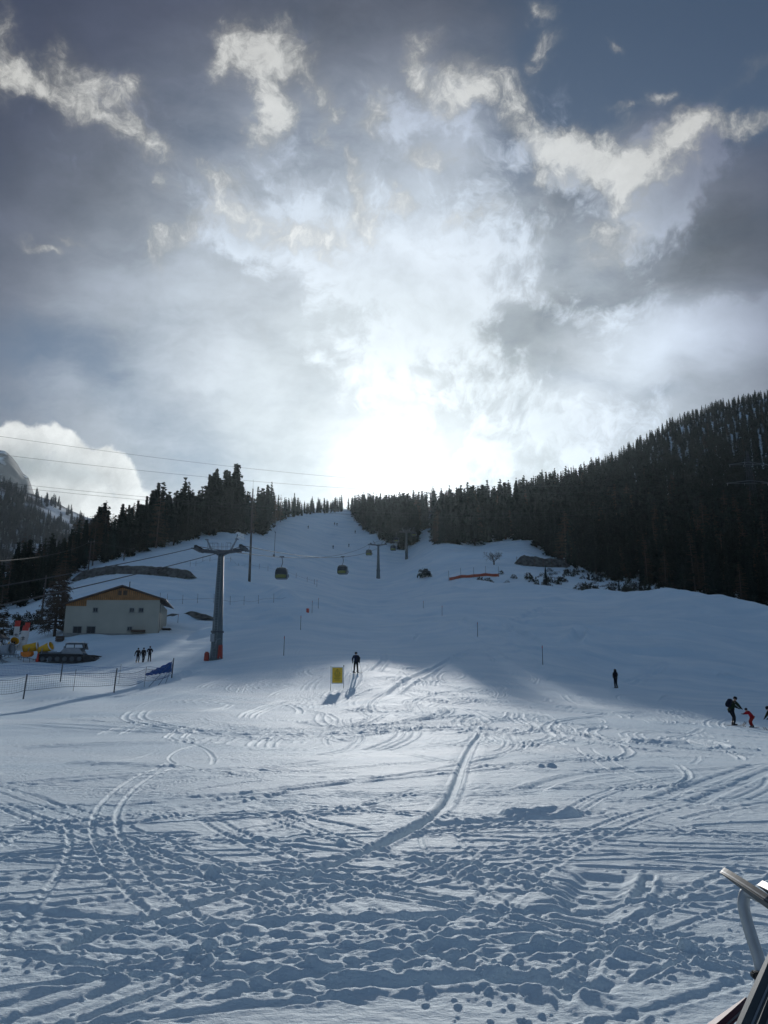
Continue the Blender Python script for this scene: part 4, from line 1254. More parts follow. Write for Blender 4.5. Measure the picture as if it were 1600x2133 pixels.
# ------------------------------------------------------------------ power line and lattice pylon
PY = 335
pb = on_ground(1560, PY)
pz = gz(pb.x, pb.y)
ptop = at(1556, 938, PY)
ph = ptop.z - pz
root = thing("lattice_pylon", (ptop.x, PY, pz - .5), "pale lattice pylon with two arms standing in the right forest", "pylon")
b = MB()
def corner(z, sx, sy):
    w = 2.9 * (1 - z / ph) ** 1.15 + .28
    return Vector((sx * w, sy * w, z))
lev = [ph * q for q in (0, .16, .31, .45, .58, .69, .79, .88, .95, 1.0)]
for sx, sy in ((-1, -1), (1, -1), (1, 1), (-1, 1)):
    for z0, z1 in zip(lev, lev[1:]): b.cyl(corner(z0, sx, sy), corner(z1, sx, sy), .07, n=4)
for z0, z1 in zip(lev, lev[1:]):
    for (a, c) in (((-1, -1), (1, -1)), ((1, -1), (1, 1)), ((1, 1), (-1, 1)), ((-1, 1), (-1, -1))):
        b.cyl(corner(z0, *a), corner(z1, *c), .03, n=4); b.cyl(corner(z0, *c), corner(z1, *a), .03, n=4)
b.build("lattice_mast", M['dark_steel'], root)
arms = []
for zf, L in ((.84, 9.0), (.62, 11.0)):
    b = MB(); z = ph * zf
    for y in (-.35, .35):
        b.cyl((-L, y * .2, z), (L, y * .2, z), .06, n=5); b.cyl((-L, 0, z), (0, y, z + 1.3), .06, n=4); b.cyl((L, 0, z), (0, y, z + 1.3), .06, n=4)
    b.build("pylon_arm", M['steel'], root)
    for x in (-L * .95, -L * .25, L * .7):
        q = MB()
        for k in range(7): q.lathe([(.03, 0), (.13, .03), (.13, .09), (.03, .12)], 8, None, (x, 0, z - .25 - k * .14))
        q.build("insulator", M['insul'], root)
    arms.append((z - 1.2, L))
P0 = root.location
for k, (tgt, zi, xk, dd, lab) in enumerate((((-40, 903), 0, -.95, 9, "uppermost thin power line crossing the sky above the heap cloud"), ((-40, 942), 0, .7, 9.5, "dark power line crossing in front of the heap cloud and the sun"), ((-40, 1000), 1, -.95, 9, "upper of the two low power lines just above the left treetops"), ((-40, 1008), 1, .7, 9.6, "lower of the two low power lines just above the left treetops"))):
    a = at(*tgt, 120); z, L = arms[zi]
    e = Vector((P0.x + xk * L, P0.y, P0.z + z))
    b = MB(); b.tube(sag(a, e, dd, 40), .024, 5)
    tag(b.build("power_line", M['cable'], None), lab, "cable", "power lines to the lattice pylon")
    q = MB(); q.tube(sag(e, e + Vector((120, -60, 20)), 2, 8), .04, 5)
    tag(q.build("power_line", M['cable'], None), "power line span leaving the lattice pylon to the right", "cable", "power line spans beyond the pylon")
# ------------------------------------------------------------------ house
HW = (math.cos(R(10)), math.sin(R(10)))
h_r = og(324, 124); h_r.z = at(324, 1318, 124).z
def wall_pt(px, py):
    """point of the front wall's plane seen at this pixel, as (along, up) from the right foot"""
    d = ray(px, py); n = Vector((-HW[1], HW[0], 0))
    t = (h_r - CAM).dot(n) / d.dot(n)
    p = CAM + d * t
    return (p - h_r).dot(Vector((HW[0], HW[1], 0))), p.z - h_r.z
house = thing("house", h_r, "cream house with a wooden gable and small dark windows below the slope", "house", None, R(10))
Lw, _ = wall_pt(134, 1300)
_, zl = wall_pt(134, 1262); _, zr = wall_pt(330, 1250); xa, za = wall_pt(256, 1222); xs, zs = wall_pt(181, 1250)
Dp = 12.5
rt = .35                       # right corner of the wall, along
b = MB()
b.prism([(Lw, -3.0), (rt, -3.0), (rt, zr), (xs, zs), (xs, zl), (Lw, zl)], (1, 0, 0), (0, 0, 1), (0, 1, 0), .3)
b.box((rt - .15, .3 + (Dp - .3) / 2, (zr - .35 - 3) / 2), (.3, Dp - .3, zr + 3 - .35)); b.box((Lw + .15, .3 + (Dp - .3) / 2, (zl - .6 - 3) / 2), (.3, Dp - .3, zl + 3 - .6)); b.box(((Lw + rt) / 2, Dp, (zr - 3) / 2), (rt - Lw - .7, .3, zr + 2.4))
b.build("wall", M['plaster'], house)
b = MB(); b.prism([(Lw - .05, zl + .004), (xs - .004, zl + .004), (xs - .004, zs + .004), (rt, zr + .004), (rt, zr + .2), (xa, za - .12), (Lw - .05, zl + .25)], (1, 0, 0), (0, 0, 1), (0, 1, 0), .24, (0, -.06, 0))
gb = b.build("gable", M['wood'], house)
b = MB()
for k in range(46):
    x = Lw + (rt - Lw) * (k + .5) / 46
    top = np.interp(x, [Lw, xa, rt], [zl + .2, za - .16, zr + .12]); bot = zl + .03 if x < xs else np.interp(x, [xs, rt], [zs, zr]) + .03
    if top - bot > .15: b.box((x, -.07, (top + bot) / 2), (.05, .03, top - bot))
b.build("batten", M['wood_dark'], gb)
sl_l = (za - zl - .25) / (xa - Lw); sl_r = (za - zr - .2) / (rt - xa)
b = MB()
e0 = (Lw - .55, zl + .25 - .55 * sl_l); e1 = (rt + 1.0, zr + .2 - 1.0 * sl_r)
b.prism([(e0[0], e0[1]), (xa, za), (xa, za + .22), (e0[0], e0[1] + .22)], (1, 0, 0), (0, 0, 1), (0, 1, 0), Dp + 1.3, (0, -.65, 0))
b.prism([(xa, za), (e1[0], e1[1]), (e1[0], e1[1] + .22), (xa, za + .22)], (1, 0, 0), (0, 0, 1), (0, 1, 0), Dp + 1.3, (0, -.65, 0))
rf = b.build("roof", M['roof'], house)
b = MB(); b.cyl((xa + .75, 2, za - .4), (xa + .75, 2, za + 1.1), .07, n=8); b.build("vent_pipe", M['dark_steel'], rf)
b = MB(); b.tube([(e1[0] + .03, -.65, e1[1] + .05), (e1[0] + .03, Dp + .6, e1[1] + .05)], .07, 8); b.tube([(e1[0] - .05, .2, e1[1]), (rt + .12, .35, e1[1] - .6), (rt + .12, .35, -1.2)], .05, 8); b.build("gutter", M['dark_steel'], rf)
def window(px, py, w, h, shutters=False):
    x, z = wall_pt(px, py); k = mpp(124) * 1.0
    w *= k; h *= k
    f = MB()
    for sx in (-1, 1): f.box((x + sx * (w / 2 + .05), -.02, z), (.1, .10, h + .2))
    for sz in (-1, 1): f.box((x, -.02, z + sz * (h / 2 + .05)), (w - .004, .10, .1))
    f.box((x, -.012, z), (.05, .05, h - .004))
    fr = f.build("window", M['plinth'], house)
    g = MB(); g.box((x, -.006, z), (w, .02, h)); g.build("pane", M['glass'], fr)
    s = MB(); s.box((x, -.09, z - h / 2 - .13), (w + .3, .2, .05)); s.build("sill", M['plinth'], fr)
    if shutters:
        s = MB()
        for q in range(6): s.box((x, -.04, z - h / 2 + h * (q + .5) / 6), (w - .02, .02, h / 9))
        s.build("blind", M['black'], fr)
for (px, py) in ((199, 1270.5), (275, 1271), (294, 1271)): window(px, py, 8, 7.5)
window(161, 1313, 16, 15, True); window(189.5, 1313, 16, 15, True); window(270, 1309.5, 8, 6.5)
for px in (250, 261):
    x, z = wall_pt(px, 1235); q = MB(); q.box((x, -.075, z), (.55, .05, .75)); q.build("gable_hatch", M['wood_dark'], house)
b = MB(); b.box(((Lw + rt) / 2, -.06, -1.5), (rt - Lw + .1, .12, 2.6)); b.build("plinth", M['plinth'], house)
x0, z0 = wall_pt(274, 1314); x1, z1 = wall_pt(303, 1316)
b = MB(); b.box(((x0 + x1) / 2, -.45, (z0 + z1) / 2), (x1 - x0, .7, .35)); b.build("bench", M['wood_dark'], house)
b = MB(); b.box((rt + .75, 5.5, -.2), (1.1, 2.6, 2.2)); b.box((rt + .8, 5.5, 1.0), (1.4, 2.9, .14)); b.build("porch", M['wood_grey'], house)
# heap of junk beside the house
p = og(124, 119)
root = thing("wooden_crate", p, "dark wooden crate at the left foot of the house", "crate")
b = MB(); b.box((0, 0, .42), (1.0, .9, .84)); b.build("crate_body", M['wood_dark'], root)
b = MB()
for z in (.1, .42, .74): b.box((0, -.47, z), (1.06, .03, .16))
b.build("board", M['wood_grey'], root)

# ------------------------------------------------------------------ earth banks, retaining wall
def bank(name, pts, hgt, wid, label, m):
    """mound along pixel/distance points"""
    C = [og(px, Y) for px, Y in pts]
    P = spline([(c.x, c.y) for c in C], 14); n = len(P)
    V, F = [], []
    prof = [(-.5, -.4), (-.42, .25), (-.30, .72), (-.12, 1.0), (.12, .98), (.34, .7), (.5, -.3)]
    for i, (x, y) in enumerate(P):
        d = P[min(i + 1, n - 1)] - P[max(i - 1, 0)]; d /= np.linalg.norm(d); nx, ny = -d[1], d[0]
        e = min(1, min(i, n - 1 - i) / 5 + .08)
        z = gzd(x, y)
        for (o, h) in prof:
            j = float(gn(np.array([x / 1.1 + o * 9]), np.array([y / 1.1]), 15)[0]) * .14
            V.append((x + nx * o * wid, y + ny * o * wid, z + (h + j) * hgt * e))
    m_ = len(prof)
    for i in range(n - 1):
        for k in range(m_ - 1): F.append((i * m_ + k, i * m_ + k + 1, (i + 1) * m_ + k + 1, (i + 1) * m_ + k))
    b = MB(); b.v, b.f = V, F
    o = b.build(name, m, None, smooth=True)
    o["label"] = label; o["category"] = "bank"
    return o
bank("earth_bank", [(150, 206), (210, 207), (290, 207), (360, 206), (408, 205)], 1.9, 5, "long dark bare earth bank across the snow above the house", M['earth'])
bank("earth_bank", [(1074, 272), (1110, 274), (1150, 276), (1185, 276)], 3.0, 6, "dark earth bank in front of the right forest beside the lone bare tree", M['earth'])
bank("earth_bank", [(345, 148), (390, 148), (450, 149)], .8, 2.5, "low dark bank edge running from the house behind the lift tower", M['earth'])

# ------------------------------------------------------------------ fences
def net_fence(label, pts, posts, h, net_h, colr, group, rope_only=False, sagz=.0, postr=.035, thin=(), lean=0.0, name="net_fence", post_mat=None):
    """pts: ground points (px, Y) the netting follows; posts: (px, Y, height)"""
    P = [og(px, Y) for px, Y in pts]
    root = thing(name, P[0], label, "fence", group)
    o = P[0]
    for (px, Y, ph_) in posts:
        q = og(px, Y) - o; b = MB(); b.tube([q - Vector((0, 0, .2)), q + Vector((lean * ph_, 0, ph_))], [postr, postr * .9], 8); b.build("post", post_mat or M['dark_steel'], root)
    for (px, Y, ph_) in thin:
        q = og(px, Y) - o; b = MB(); b.tube([q - Vector((0, 0, .2)), q + Vector((.06 * ph_, 0, ph_))], .016, 6); b.build("stake", M['dark_steel'], root)
    b = MB()
    tot = 0
    for a, c in zip(P, P[1:]):
        L = (c - a).length; n = max(2, int(L / .16)); 
        def pt(t, f):
            g = a.lerp(c, t); g.z = gzd(g.x, g.y); top = h - sagz * 4 * t * (1 - t)
            return g - o + Vector((0, 0, top - net_h * (1 - f)))
        for rr in ((1.0,) if rope_only else (0, .17, .34, .5, .67, .84, 1.0)):
            b.tube([pt(i / 12, rr) for i in range(13)], .016 if rr in (0, 1.0) else .006, 4, False)
        if not rope_only:
            for i in range(n + 1):
                b.tube([pt(i / n, 0), pt(i / n, 1)], .0055, 3, False)
    b.build("rope" if rope_only else "netting", colr, root)
    return root, o
fr, o_ = net_fence("front blue safety net fence with dark posts at the left of the flat", [(-45, 56), (48, 56.5), (237, 61.5), (300, 66), (357, 71)],
    [(-45, 55, 1.6), (48, 56, 1.72), (237, 61, 1.85), (357, 71, 1.75)], 1.5, .95, M['darknet'], "safety net fences", sagz=.22, postr=.055, thin=[(152, 59, 1.6), (300, 66, 1.7)], lean=.06)
b = MB()
for q0, q1 in (((357, 71, 1.6), (310, 66, .02)), ((357, 71, 1.2), (330, 67, .02)), ((357, 71, 1.5), (345, 68, .05))):
    A_ = og(q0[0], q0[1]) - o_ + Vector((.1, 0, q0[2])); B_ = og(q1[0], q1[1]) - o_ + Vector((0, 0, q1[2])); b.cyl(A_, B_, .02, n=5)
b.build("guy_rope", M['darknet'], fr)
bk, o2_ = net_fence("rear blue safety net fence ending in a bunched blue net at the corner post", [(-60, 80), (60, 79), (125, 78), (247, 76), (310, 74), (357, 71.5)],
    [(-60, 76, 1.7), (125, 65, 1.62)], 1.15, .95, M['bluenet'], "safety net fences", sagz=.12, postr=.055, thin=[(247, 70, 1.7)], lean=.05)
b = MB()
A_ = og(302, 74.5) - o2_; B_ = og(356, 71.4) - o2_
V_, F_ = [], []
for i in range(19):
    t = i / 18; g = A_.lerp(B_, t); top = .45 + .95 * t + .05 * math.sin(i * 1.7); low = .25 + .20 * t + .04 * math.sin(i * 2.3)
    for k in range(6):
        f = k / 5; V_.append(g + Vector((0, .10 * math.sin(i * 2.1 + k * 1.3), low + (top - low) * f)))
for i in range(18):
    for k in range(5): F_.append((i * 6 + k, i * 6 + k + 1, i * 6 + k + 7, i * 6 + k + 6))
b.v, b.f = V_, F_; b.build("bunched_net", M['bluenet'], bk)
net_fence("orange safety net fence on thin posts on the right slope", [(935, 240), (960, 240), (987, 240), (1012, 240), (1040, 240)],
    [(px, 240, 3.3) for px in (935, 960, 987, 1012, 1039)], 1.15, .95, M['orangenet'], None, sagz=.15, postr=.06)
of = [o for o in bpy.data.objects if o.get("label", "").startswith("orange safety")][0]
b = MB()
P = [og(px, 240) - of.location for px in (936, 948, 960, 974, 987, 1000, 1012, 1026, 1040)]
V_, F_ = [], []
for i, p in enumerate(P):
    V_ += [p + Vector((0, .03, .12)), p + Vector((0, .03 + .1 * (i % 2), .6)), p + Vector((0, .03, 1.05 - .15 * (i % 2)))]
for i in range(len(P) - 1):
    for k in range(2): F_.append((i * 3 + k, i * 3 + k + 1, i * 3 + k + 4, i * 3 + k + 3))
b.v, b.f = V_, F_; b.build("net_sheet", M['orangenet'], of)
net_fence("row of bamboo posts with a rope across the slope behind the house and tower", [(333, 165), (380, 165), (445, 166), (508, 167), (570, 168), (595, 168)],
    [(px, Y, 2.0) for px, Y in ((333, 165), (348, 165), (380, 165), (411, 165), (445, 166), (479, 166), (508, 167), (538, 167), (570, 168))], 1.0, .3, M['cable'], "rope fences on the slope", True, .15, .035, name="rope_fence", post_mat=M['wood_dark'])
net_fence("row of thin posts on the upper snow field below the left forest", [(370, 226), (422, 232), (480, 238), (560, 240), (600, 240), (655, 238)],
    [(px, Y, 1.6) for px, Y in ((396, 226), (408, 231), (422, 234), (437, 235), (480, 238), (497, 238), (540, 240), (558, 240), (580, 240), (597, 240), (617, 239), (640, 238), (655, 238))], 1.0, .3, M['cable'], "rope fences on the slope", True, .2, .04, name="rope_fence", post_mat=M['wood_dark'])
net_fence("dark rail fence on the earth bank in front of the right forest", [(1077, 270), (1110, 272), (1160, 273)],
    [(px, 271, 2.9) for px in (1077, 1097, 1114, 1132, 1150)], 2.7, .3, M['wood_dark'], None, True, 0, .09, name="rail_fence", post_mat=M['wood_dark'])
for (px, Y, h, lab) in ((591, 90, 2.35, "piste marker pole below the red drum, right of the lift tower"), (626, 118, 2.3, "piste marker pole just left of the red drum"), (650, 150, 2.5, "piste marker pole just behind the red drum"), (663, 158, 2.3, "farther piste marker pole up the left piste edge"),
                    (921, 150, 2.1, "upper piste marker pole on the right piste edge"), (995, 112, 2.2, "middle piste marker pole on the right piste edge"), (1131, 88, 2.35, "nearest and tallest piste marker pole on the right piste edge"), (882, 165, 1.7, "uppermost small marker pole on the right piste edge"), (660, 225, 2.2, "lone marker pole high on the piste below the second cabin"), (370, 139, 1.6, "short stout post on the road right of the house")):
    q = og(px, Y, .1)
    root = thing("piste_marker", q, lab, "marker pole", "piste marker poles")
    b = MB(); b.tube([(0, 0, 0), (.03, 0, h)], [.04, .032], 8); b.build("pole", M['dark_steel'], root)
    b = MB(); b.lathe([(.045, h - .32), (.045, h - .12)], 8, None, (.03, 0, 0)); b.build("band", M['redcloth'], root)
q = og(641, 149)
root = thing("red_drum", q, "small red drum standing at the left piste edge", "drum")
b = MB(); b.lathe([(.26, 0), (.28, .05), (.28, .75), (.26, .80)], 16); b.build("drum_body", M['redcloth'], root, smooth=True)
b = MB()
for z in (.25, .5): b.lathe([(.285, z), (.30, z + .02), (.285, z + .04)], 16)
b.build("hoop", M['red'], root)

# ------------------------------------------------------------------ yellow sign
q = og(702.5, 60)
root = thing("warning_sign", q, "yellow sign with a warning triangle on two thin posts on the piste", "sign")
k = mpp(60)
for sx in (-13.5, 13.0):
    b = MB(); b.cyl((sx * k, 0, -.2), (sx * k, 0, 48 * k), .015, n=8)
    if sx > 0: b.lathe([(.045, 46.5 * k), (.045, 49 * k)], 8, None, (sx * k, 0, 0))
    b.build("post", M['dark_steel'], root)
b = MB(); b.box((0, 0, 29 * k), (24 * k, .02, 34 * k)); b.build("backing", M['white'], root)
b = MB(); b.box((0, -.02, 29 * k), (20.5 * k, .016, 30.5 * k)); pn = b.build("panel", M['sign'], root)
b = MB(); yy = -.033
tri = [(-.22, .0), (.22, .0), (0, .36)]
for (a, c) in ((0, 1), (1, 2), (2, 0)):
    b.cyl((tri[a][0], yy, tri[a][1] + 31.5 * k), (tri[c][0], yy, tri[c][1] + 31.5 * k), .018, n=5)
b.box((0, yy, 31.5 * k + .17), (.035, .01, .12)); b.box((0, yy, 31.5 * k + .07), (.035, .01, .035))
for z, w in ((29.0, .44), (25.8, .34), (23.0, .50), (19.5, .36)):
    b.box((0, yy, z * k), (w, .008, .035))
b.build("print", M['signink'], pn)

# ------------------------------------------------------------------ snow groomer
GY = 105.0
gk = mpp(GY)
q = og(147, GY)
root = thing("snow_groomer", q, "dark tracked snow groomer with a glazed cab parked below the house", "snow groomer", None, R(6))
U = lambda px: (px - 147) * gk
Zp = lambda py: (1374.5 - py) * gk
for s in (-1, 1):
    b = MB()
    poly = [(U(92), Zp(1360)), (U(95), Zp(1372)), (U(104), Zp(1374.5)), (U(168), Zp(1374.5)), (U(177), Zp(1371)), (U(179), Zp(1363)), (U(174), Zp(1359)), (U(98), Zp(1357.5))]
    b.prism(poly, (1, 0, 0), (0, 0, 1), (0, 1, 0), 1.1, (0, s * 1.45 - .55, 0))
    tr = b.build("track", M['rubber'], root)
    w = MB()
    for i in range(6):
        x = U(100 + i * 14.5); w.cyl((x, s * 1.45 - .60, .42), (x, s * 1.45 + .60, .42), .30, n=14)
    w.build("wheel", M['dark_steel'], tr)
    g = MB()
    for i in range(36):
        x = U(94) + (U(177) - U(94)) * i / 35; g.box((x, s * 1.45, Zp(1374.5) + .01), (.05, 1.14, .06)); g.box((x, s * 1.45, Zp(1357.8)), (.05, 1.14, .06))
    g.build("cleat", M['steel'], tr)
b = MB(); b.box((U(136), 0, Zp(1361)), (5.2, 1.9, .7)); b.build("chassis", M['dark_steel'], root)
b = MB(); b.box((U(112), 0, Zp(1356.2)), (2.7, 3.6, .22), None, .05)
for y in (-1.75, 1.75): b.cyl((U(93), y, Zp(1353)), (U(126), y, Zp(1353)), .03, n=6)
b.build("load_deck", M['dark_steel'], root)
b = MB(); b.prism([(U(125), Zp(1360)), (U(127), Zp(1357)), (U(137), Zp(1346)), (U(168), Zp(1346)), (U(174), Zp(1356)), (U(174), Zp(1360))], (1, 0, 0), (0, 0, 1), (0, 1, 0), 2.4, (0, -1.2, 0)); b.build("engine_hood", M['greymachine'], root)
cb_ = [(U(138), Zp(1347)), (U(139), Zp(1336.5)), (U(146), Zp(1335)), (U(173), Zp(1335)), (U(177), Zp(1347))]
b = MB(); b.prism(cb_, (1, 0, 0), (0, 0, 1), (0, 1, 0), 2.2, (0, -1.1, 0)); cbn = b.build("cab", M['dark_steel'], root)
b = MB()
for y in (-1.115, 1.10):
    b.prism([(U(140), Zp(1345)), (U(141), Zp(1338.5)), (U(156), Zp(1338.5)), (U(156), Zp(1345))], (1, 0, 0), (0, 0, 1), (0, 1, 0), .015, (0, y, 0)); b.prism([(U(158), Zp(1345)), (U(158), Zp(1338.5)), (U(172), Zp(1338.5)), (U(174), Zp(1345))], (1, 0, 0), (0, 0, 1), (0, 1, 0), .015, (0, y, 0))
b.build("window", M['lens'], cbn)
b = MB(); b.box((U(156), 0, Zp(1334.3)), (2.6, 2.3, .1), None, .04)
for x in (145, 152, 160, 172): b.box((U(x), -.9, Zp(1333)), (.22, .2, .18), None, .03)
b.build("light_bar", M['white'], cbn)
b = MB(); b.cyl((U(176), -1.2, Zp(1342)), (U(181), -1.5, Zp(1341)), .03, n=6); b.box((U(181), -1.55, Zp(1342)), (.22, .12, .5), None, .04); b.build("mirror", M['black'], root)
b = MB(); b.cyl((U(128), .9, Zp(1356)), (U(128), .9, Zp(1340)), .09, n=10); b.build("exhaust", M['steel'], root)
b = MB(); b.prism([(U(179), Zp(1361)), (U(190), Zp(1360)), (U(204), Zp(1365)), (U(205), Zp(1374)), (U(180), Zp(1374.5))], (1, 0, 0), (0, 0, 1), (0, 1, 0), 4.2, (0, -2.1, 0))
for k_ in range(9): b.box((U(192), -2.12 + k_ * .5, Zp(1361)), (1.4, .06, .12))
b.build("tiller", M['black'], root)
b = MB(); b.box((U(184), -1.0, Zp(1368)), (.7, .14, .16)); b.build("tiller_arm", M['white'], root)
b = MB(); b.prism([(U(88), Zp(1374)), (U(90.5), Zp(1357)), (U(92.5), Zp(1357)), (U(93), Zp(1374))], (1, 0, 0), (0, 0, 1), (0, 1, 0), 4.3, (0, -2.15, 0)); b.build("rear_flap", M['redcloth'], root)

# ------------------------------------------------------------------ snow guns
def make_gun(paint, ring, size):
    root = thing("snow_gun", (0, 0, 0), "", "snow gun", "snow guns parked in the corner")
    s = size
    Mx = Matrix.Rotation(R(90), 3, 'Y')            # lathe axis along +x
    tilt = Matrix.Rotation(R(-22), 3, 'Y')
    MM = tilt @ Mx
    o = (0, 0, 1.75)
    b = MB(); b.lathe([(.40 * s, -.75 * s), (.44 * s, -.4 * s), (.45 * s, .2 * s), (.50 * s, .70 * s), (.46 * s, .70 * s), (.40 * s, .1 * s), (.38 * s, -.7 * s)], 20, MM, o, True); br = b.build("barrel", paint, root, smooth=True)
    b = MB(); b.lathe([(.49 * s, .66 * s), (.54 * s, .70 * s), (.54 * s, .78 * s), (.47 * s, .80 * s), (.44 * s, .74 * s)], 20, MM, o, True)
    for k in range(14):
        w = 2 * math.pi * k / 14; p = MM @ Vector((.50 * s * math.cos(w), .50 * s * math.sin(w), .80 * s)); b.ball(Vector(o) + p, .03, 6, 4)
    b.build("nozzle_ring", ring, br, smooth=True)
    b = MB(); b.lathe([(.12 * s, .1 * s), (.14 * s, -.2 * s)], 10, MM, o)
    for k in range(8):
        w = 2 * math.pi * k / 8; Mr = MM @ Matrix.Rotation(w, 3, 'Z'); b.box(Vector(o) + MM @ Vector((0, 0, -.1)) + Mr @ Vector((.26 * s, 0, 0)), (.30 * s, .13 * s, .02), Mr @ Matrix.Rotation(.5, 3, 'X'))
    b.build("fan", M['black'], br)
    b = MB()
    for y in (-.52 * s, .52 * s):
        b.tube([(0, y, 1.75), (-.05, y, 1.1), (0, y * .4, .85)], .05, 8)
    b.cyl((0, 0, .4), (0, 0, .95), .10, n=10); b.build("yoke", M['steel'], root)
    b = MB()
    b.tube([(-.9, -.6, .35), (.9, -.6, .35)], .05, 6); b.tube([(-.9, .6, .35), (.9, .6, .35)], .05, 6); b.tube([(-.9, -.6, .35), (-.9, .6, .35)], .05, 6); b.tube([(.9, -.6, .35), (.9, .6, .35)], .05, 6)
    b.tube([(-.9, 0, .35), (.9, 0, .35)], .05, 6); b.tube([(.9, 0, .35), (1.6, 0, .55)], .045, 6)
    b.build("frame", M['steel'], root)
    for x, y in ((-.9, -.6), (-.9, .6), (.9, -.6), (.9, .6)):
        b = MB(); b.cyl((x, y, -.05), (x, y, .42), .045, n=8); b.lathe([(.14, -.05), (.14, 0), (.05, .04)], 10, None, (x, y, 0)); b.build("leg", M['steel'], root)
    b = MB(); b.box((-.55, -.1, .75), (.62, .7, .6), None, .05); b.build("compressor_box", M['dark_steel'], root)
    b = MB(); b.tube([(-.3, .2, .9), (-.5, .55, 1.1), (-.55, .5, 1.6), (-.45 * s, .3, 1.75)], .04, 6); b.build("hose", M['black'], root)
    return root
gun = make_gun(M['yellow'], M['white'], 1.22)
gun.location = og(92, 103.5); gun.rotation_euler = (0, 0, R(-12)); gun["label"] = "yellow snow gun with a white ring next to the snow groomer"
copy_thing(gun, og(56, 104.5), R(8), "yellow snow gun above an orange box, second from the groomer").rotation_euler = (0, R(10), R(12))
copy_thing(gun, og(23, 107), R(-48), "yellow snow gun half hidden behind the grey one", None, 1.05)
grey = make_gun(M['greymachine'], M['steel'], 1.45)
grey.location = og(0, 102.5); grey.rotation_euler = (0, R(16), R(-14)); grey["label"] = "large grey snow gun at the left edge with a dark mouth"
copy_thing(gun, og(-14, 104.5), R(15), "yellow snow gun at the far left edge behind the large grey one")
q = og(55, 102.4)
root = thing("orange_box", q + Vector((0, 0, 0)), "orange equipment box on short legs below a yellow snow gun", "box")
b = MB(); b.prism([(-.62, .95), (-.70, 1.3), (.66, 1.38), (.72, 1.0), (.45, .72), (-.3, .66)], (1, 0, 0), (0, 0, 1), (0, 1, 0), .8, (0, -.4, 0)); b.build("box_body", M['orange'], root)
for x in (-.4, .4):
    b = MB(); b.cyl((x, 0, -.05), (x, 0, .85), .05, n=8); b.build("leg", M['steel'], root)
# ------------------------------------------------------------------ banner flags
for (px, Y, top, wd, lean, lab) in ((28, 110, 1293, 12, .03, "left and tallest of the white banners with a red top"), (38, 107, 1303, 14, .16, "front white banner with a red top, leaning right"), (48, 111, 1297, 11, .06, "right white banner with a red top, behind the leaning one")):
    q = og(px, Y); kk_ = mpp(Y); hh = at(px, top, Y).z - q.z
    root = thing("banner_flag", q, lab, "banner", "banners by the snow guns")
    b = MB(); b.tube([(-wd * kk_ * .5, 0, -.2), (-wd * kk_ * .5 + lean * hh, 0, hh)], .035, 8); b.build("pole", M['steel'], root)
    def cloth(z0, z1, nm, m_):
        V_, F_ = [], []
        nz, nx = 14, 6
        for i in range(nz + 1):
            z = z0 + (z1 - z0) * i / nz
            for j in range(nx + 1):
                x = -wd * kk_ * .5 + lean * z + wd * kk_ * j / nx
                V_.append((x, -.04 - .07 * math.sin(z * 2.1 + j * .9) * j / nx, z))
        for i in range(nz):
            for j in range(nx): F_.append((i * (nx + 1) + j, i * (nx + 1) + j + 1, (i + 1) * (nx + 1) + j + 1, (i + 1) * (nx + 1) + j))
        b = MB(); b.v, b.f = V_, F_; return b.build(nm, m_, root, smooth=True)
    cloth(hh * .22, hh * .84, "banner_cloth", M['cloth_white']); cloth(hh * .84, hh, "red_top", M['redcloth'])
    b = MB(); zc = hh * .60; xc = lean * zc
    b.box((xc, -.13, zc), (.06, .02, .55)); b.box((xc, -.13, zc + .12), (.55, .02, .06)); b.box((xc, -.13, zc - .10), (.5, .02, .06)); b.build("emblem", M['black'], root)
# dark tarp at the left edge
q = og(-4, 108)
root = thing("canopy", q, "dark canopy roof at the left edge above the snow guns", "canopy")
b = MB(); b.lathe([(1.6, 2.55), (1.5, 2.62), (.1, 3.2)], 8); b.build("canopy_roof", M['black'], root)
b = MB(); b.cyl((0, 0, 0), (0, 0, 3.1), .05, n=8); b.build("pole", M['steel'], root)

# ------------------------------------------------------------------ single trees and bushes
def big_larch(px, Y, h, seed, label, rad, kind="larch_tree", m=None, bare=.14, per=9, levels=30):
    q = og(px, Y, .3)
    root = thing(kind, q, label, "tree")
    arr = larch_arrays(seed, levels=levels, per=per, rad=rad, bare=bare, up=.02)
    keep = arr[2] == 0
    me = np_mesh("crown", arr[0] * h, arr[1][keep]); me.materials.append(m or M['needles2'])
    o = bpy.data.objects.new("crown", me); link(o, root)
    b = MB(); b.tube([(0, 0, -.3), (.03, 0, h * .3), (0, .02, h * .7), (0, 0, h * .99)], [h * .020, h * .015, h * .008, .02], 10); b.build("trunk", M['bark'], root, smooth=True)
big_larch(113, 128, 13.0, 901, "big bare larch with wide drooping boughs left of the house", .26, per=13, levels=34)
big_larch(126, 150, 14.0, 902, "slender pale bare larch behind the big one by the house", .15, per=10)
big_larch(2, 120, 6.5, 903, "small dark bare larch at the left edge above the banners", .30, per=10, levels=18)
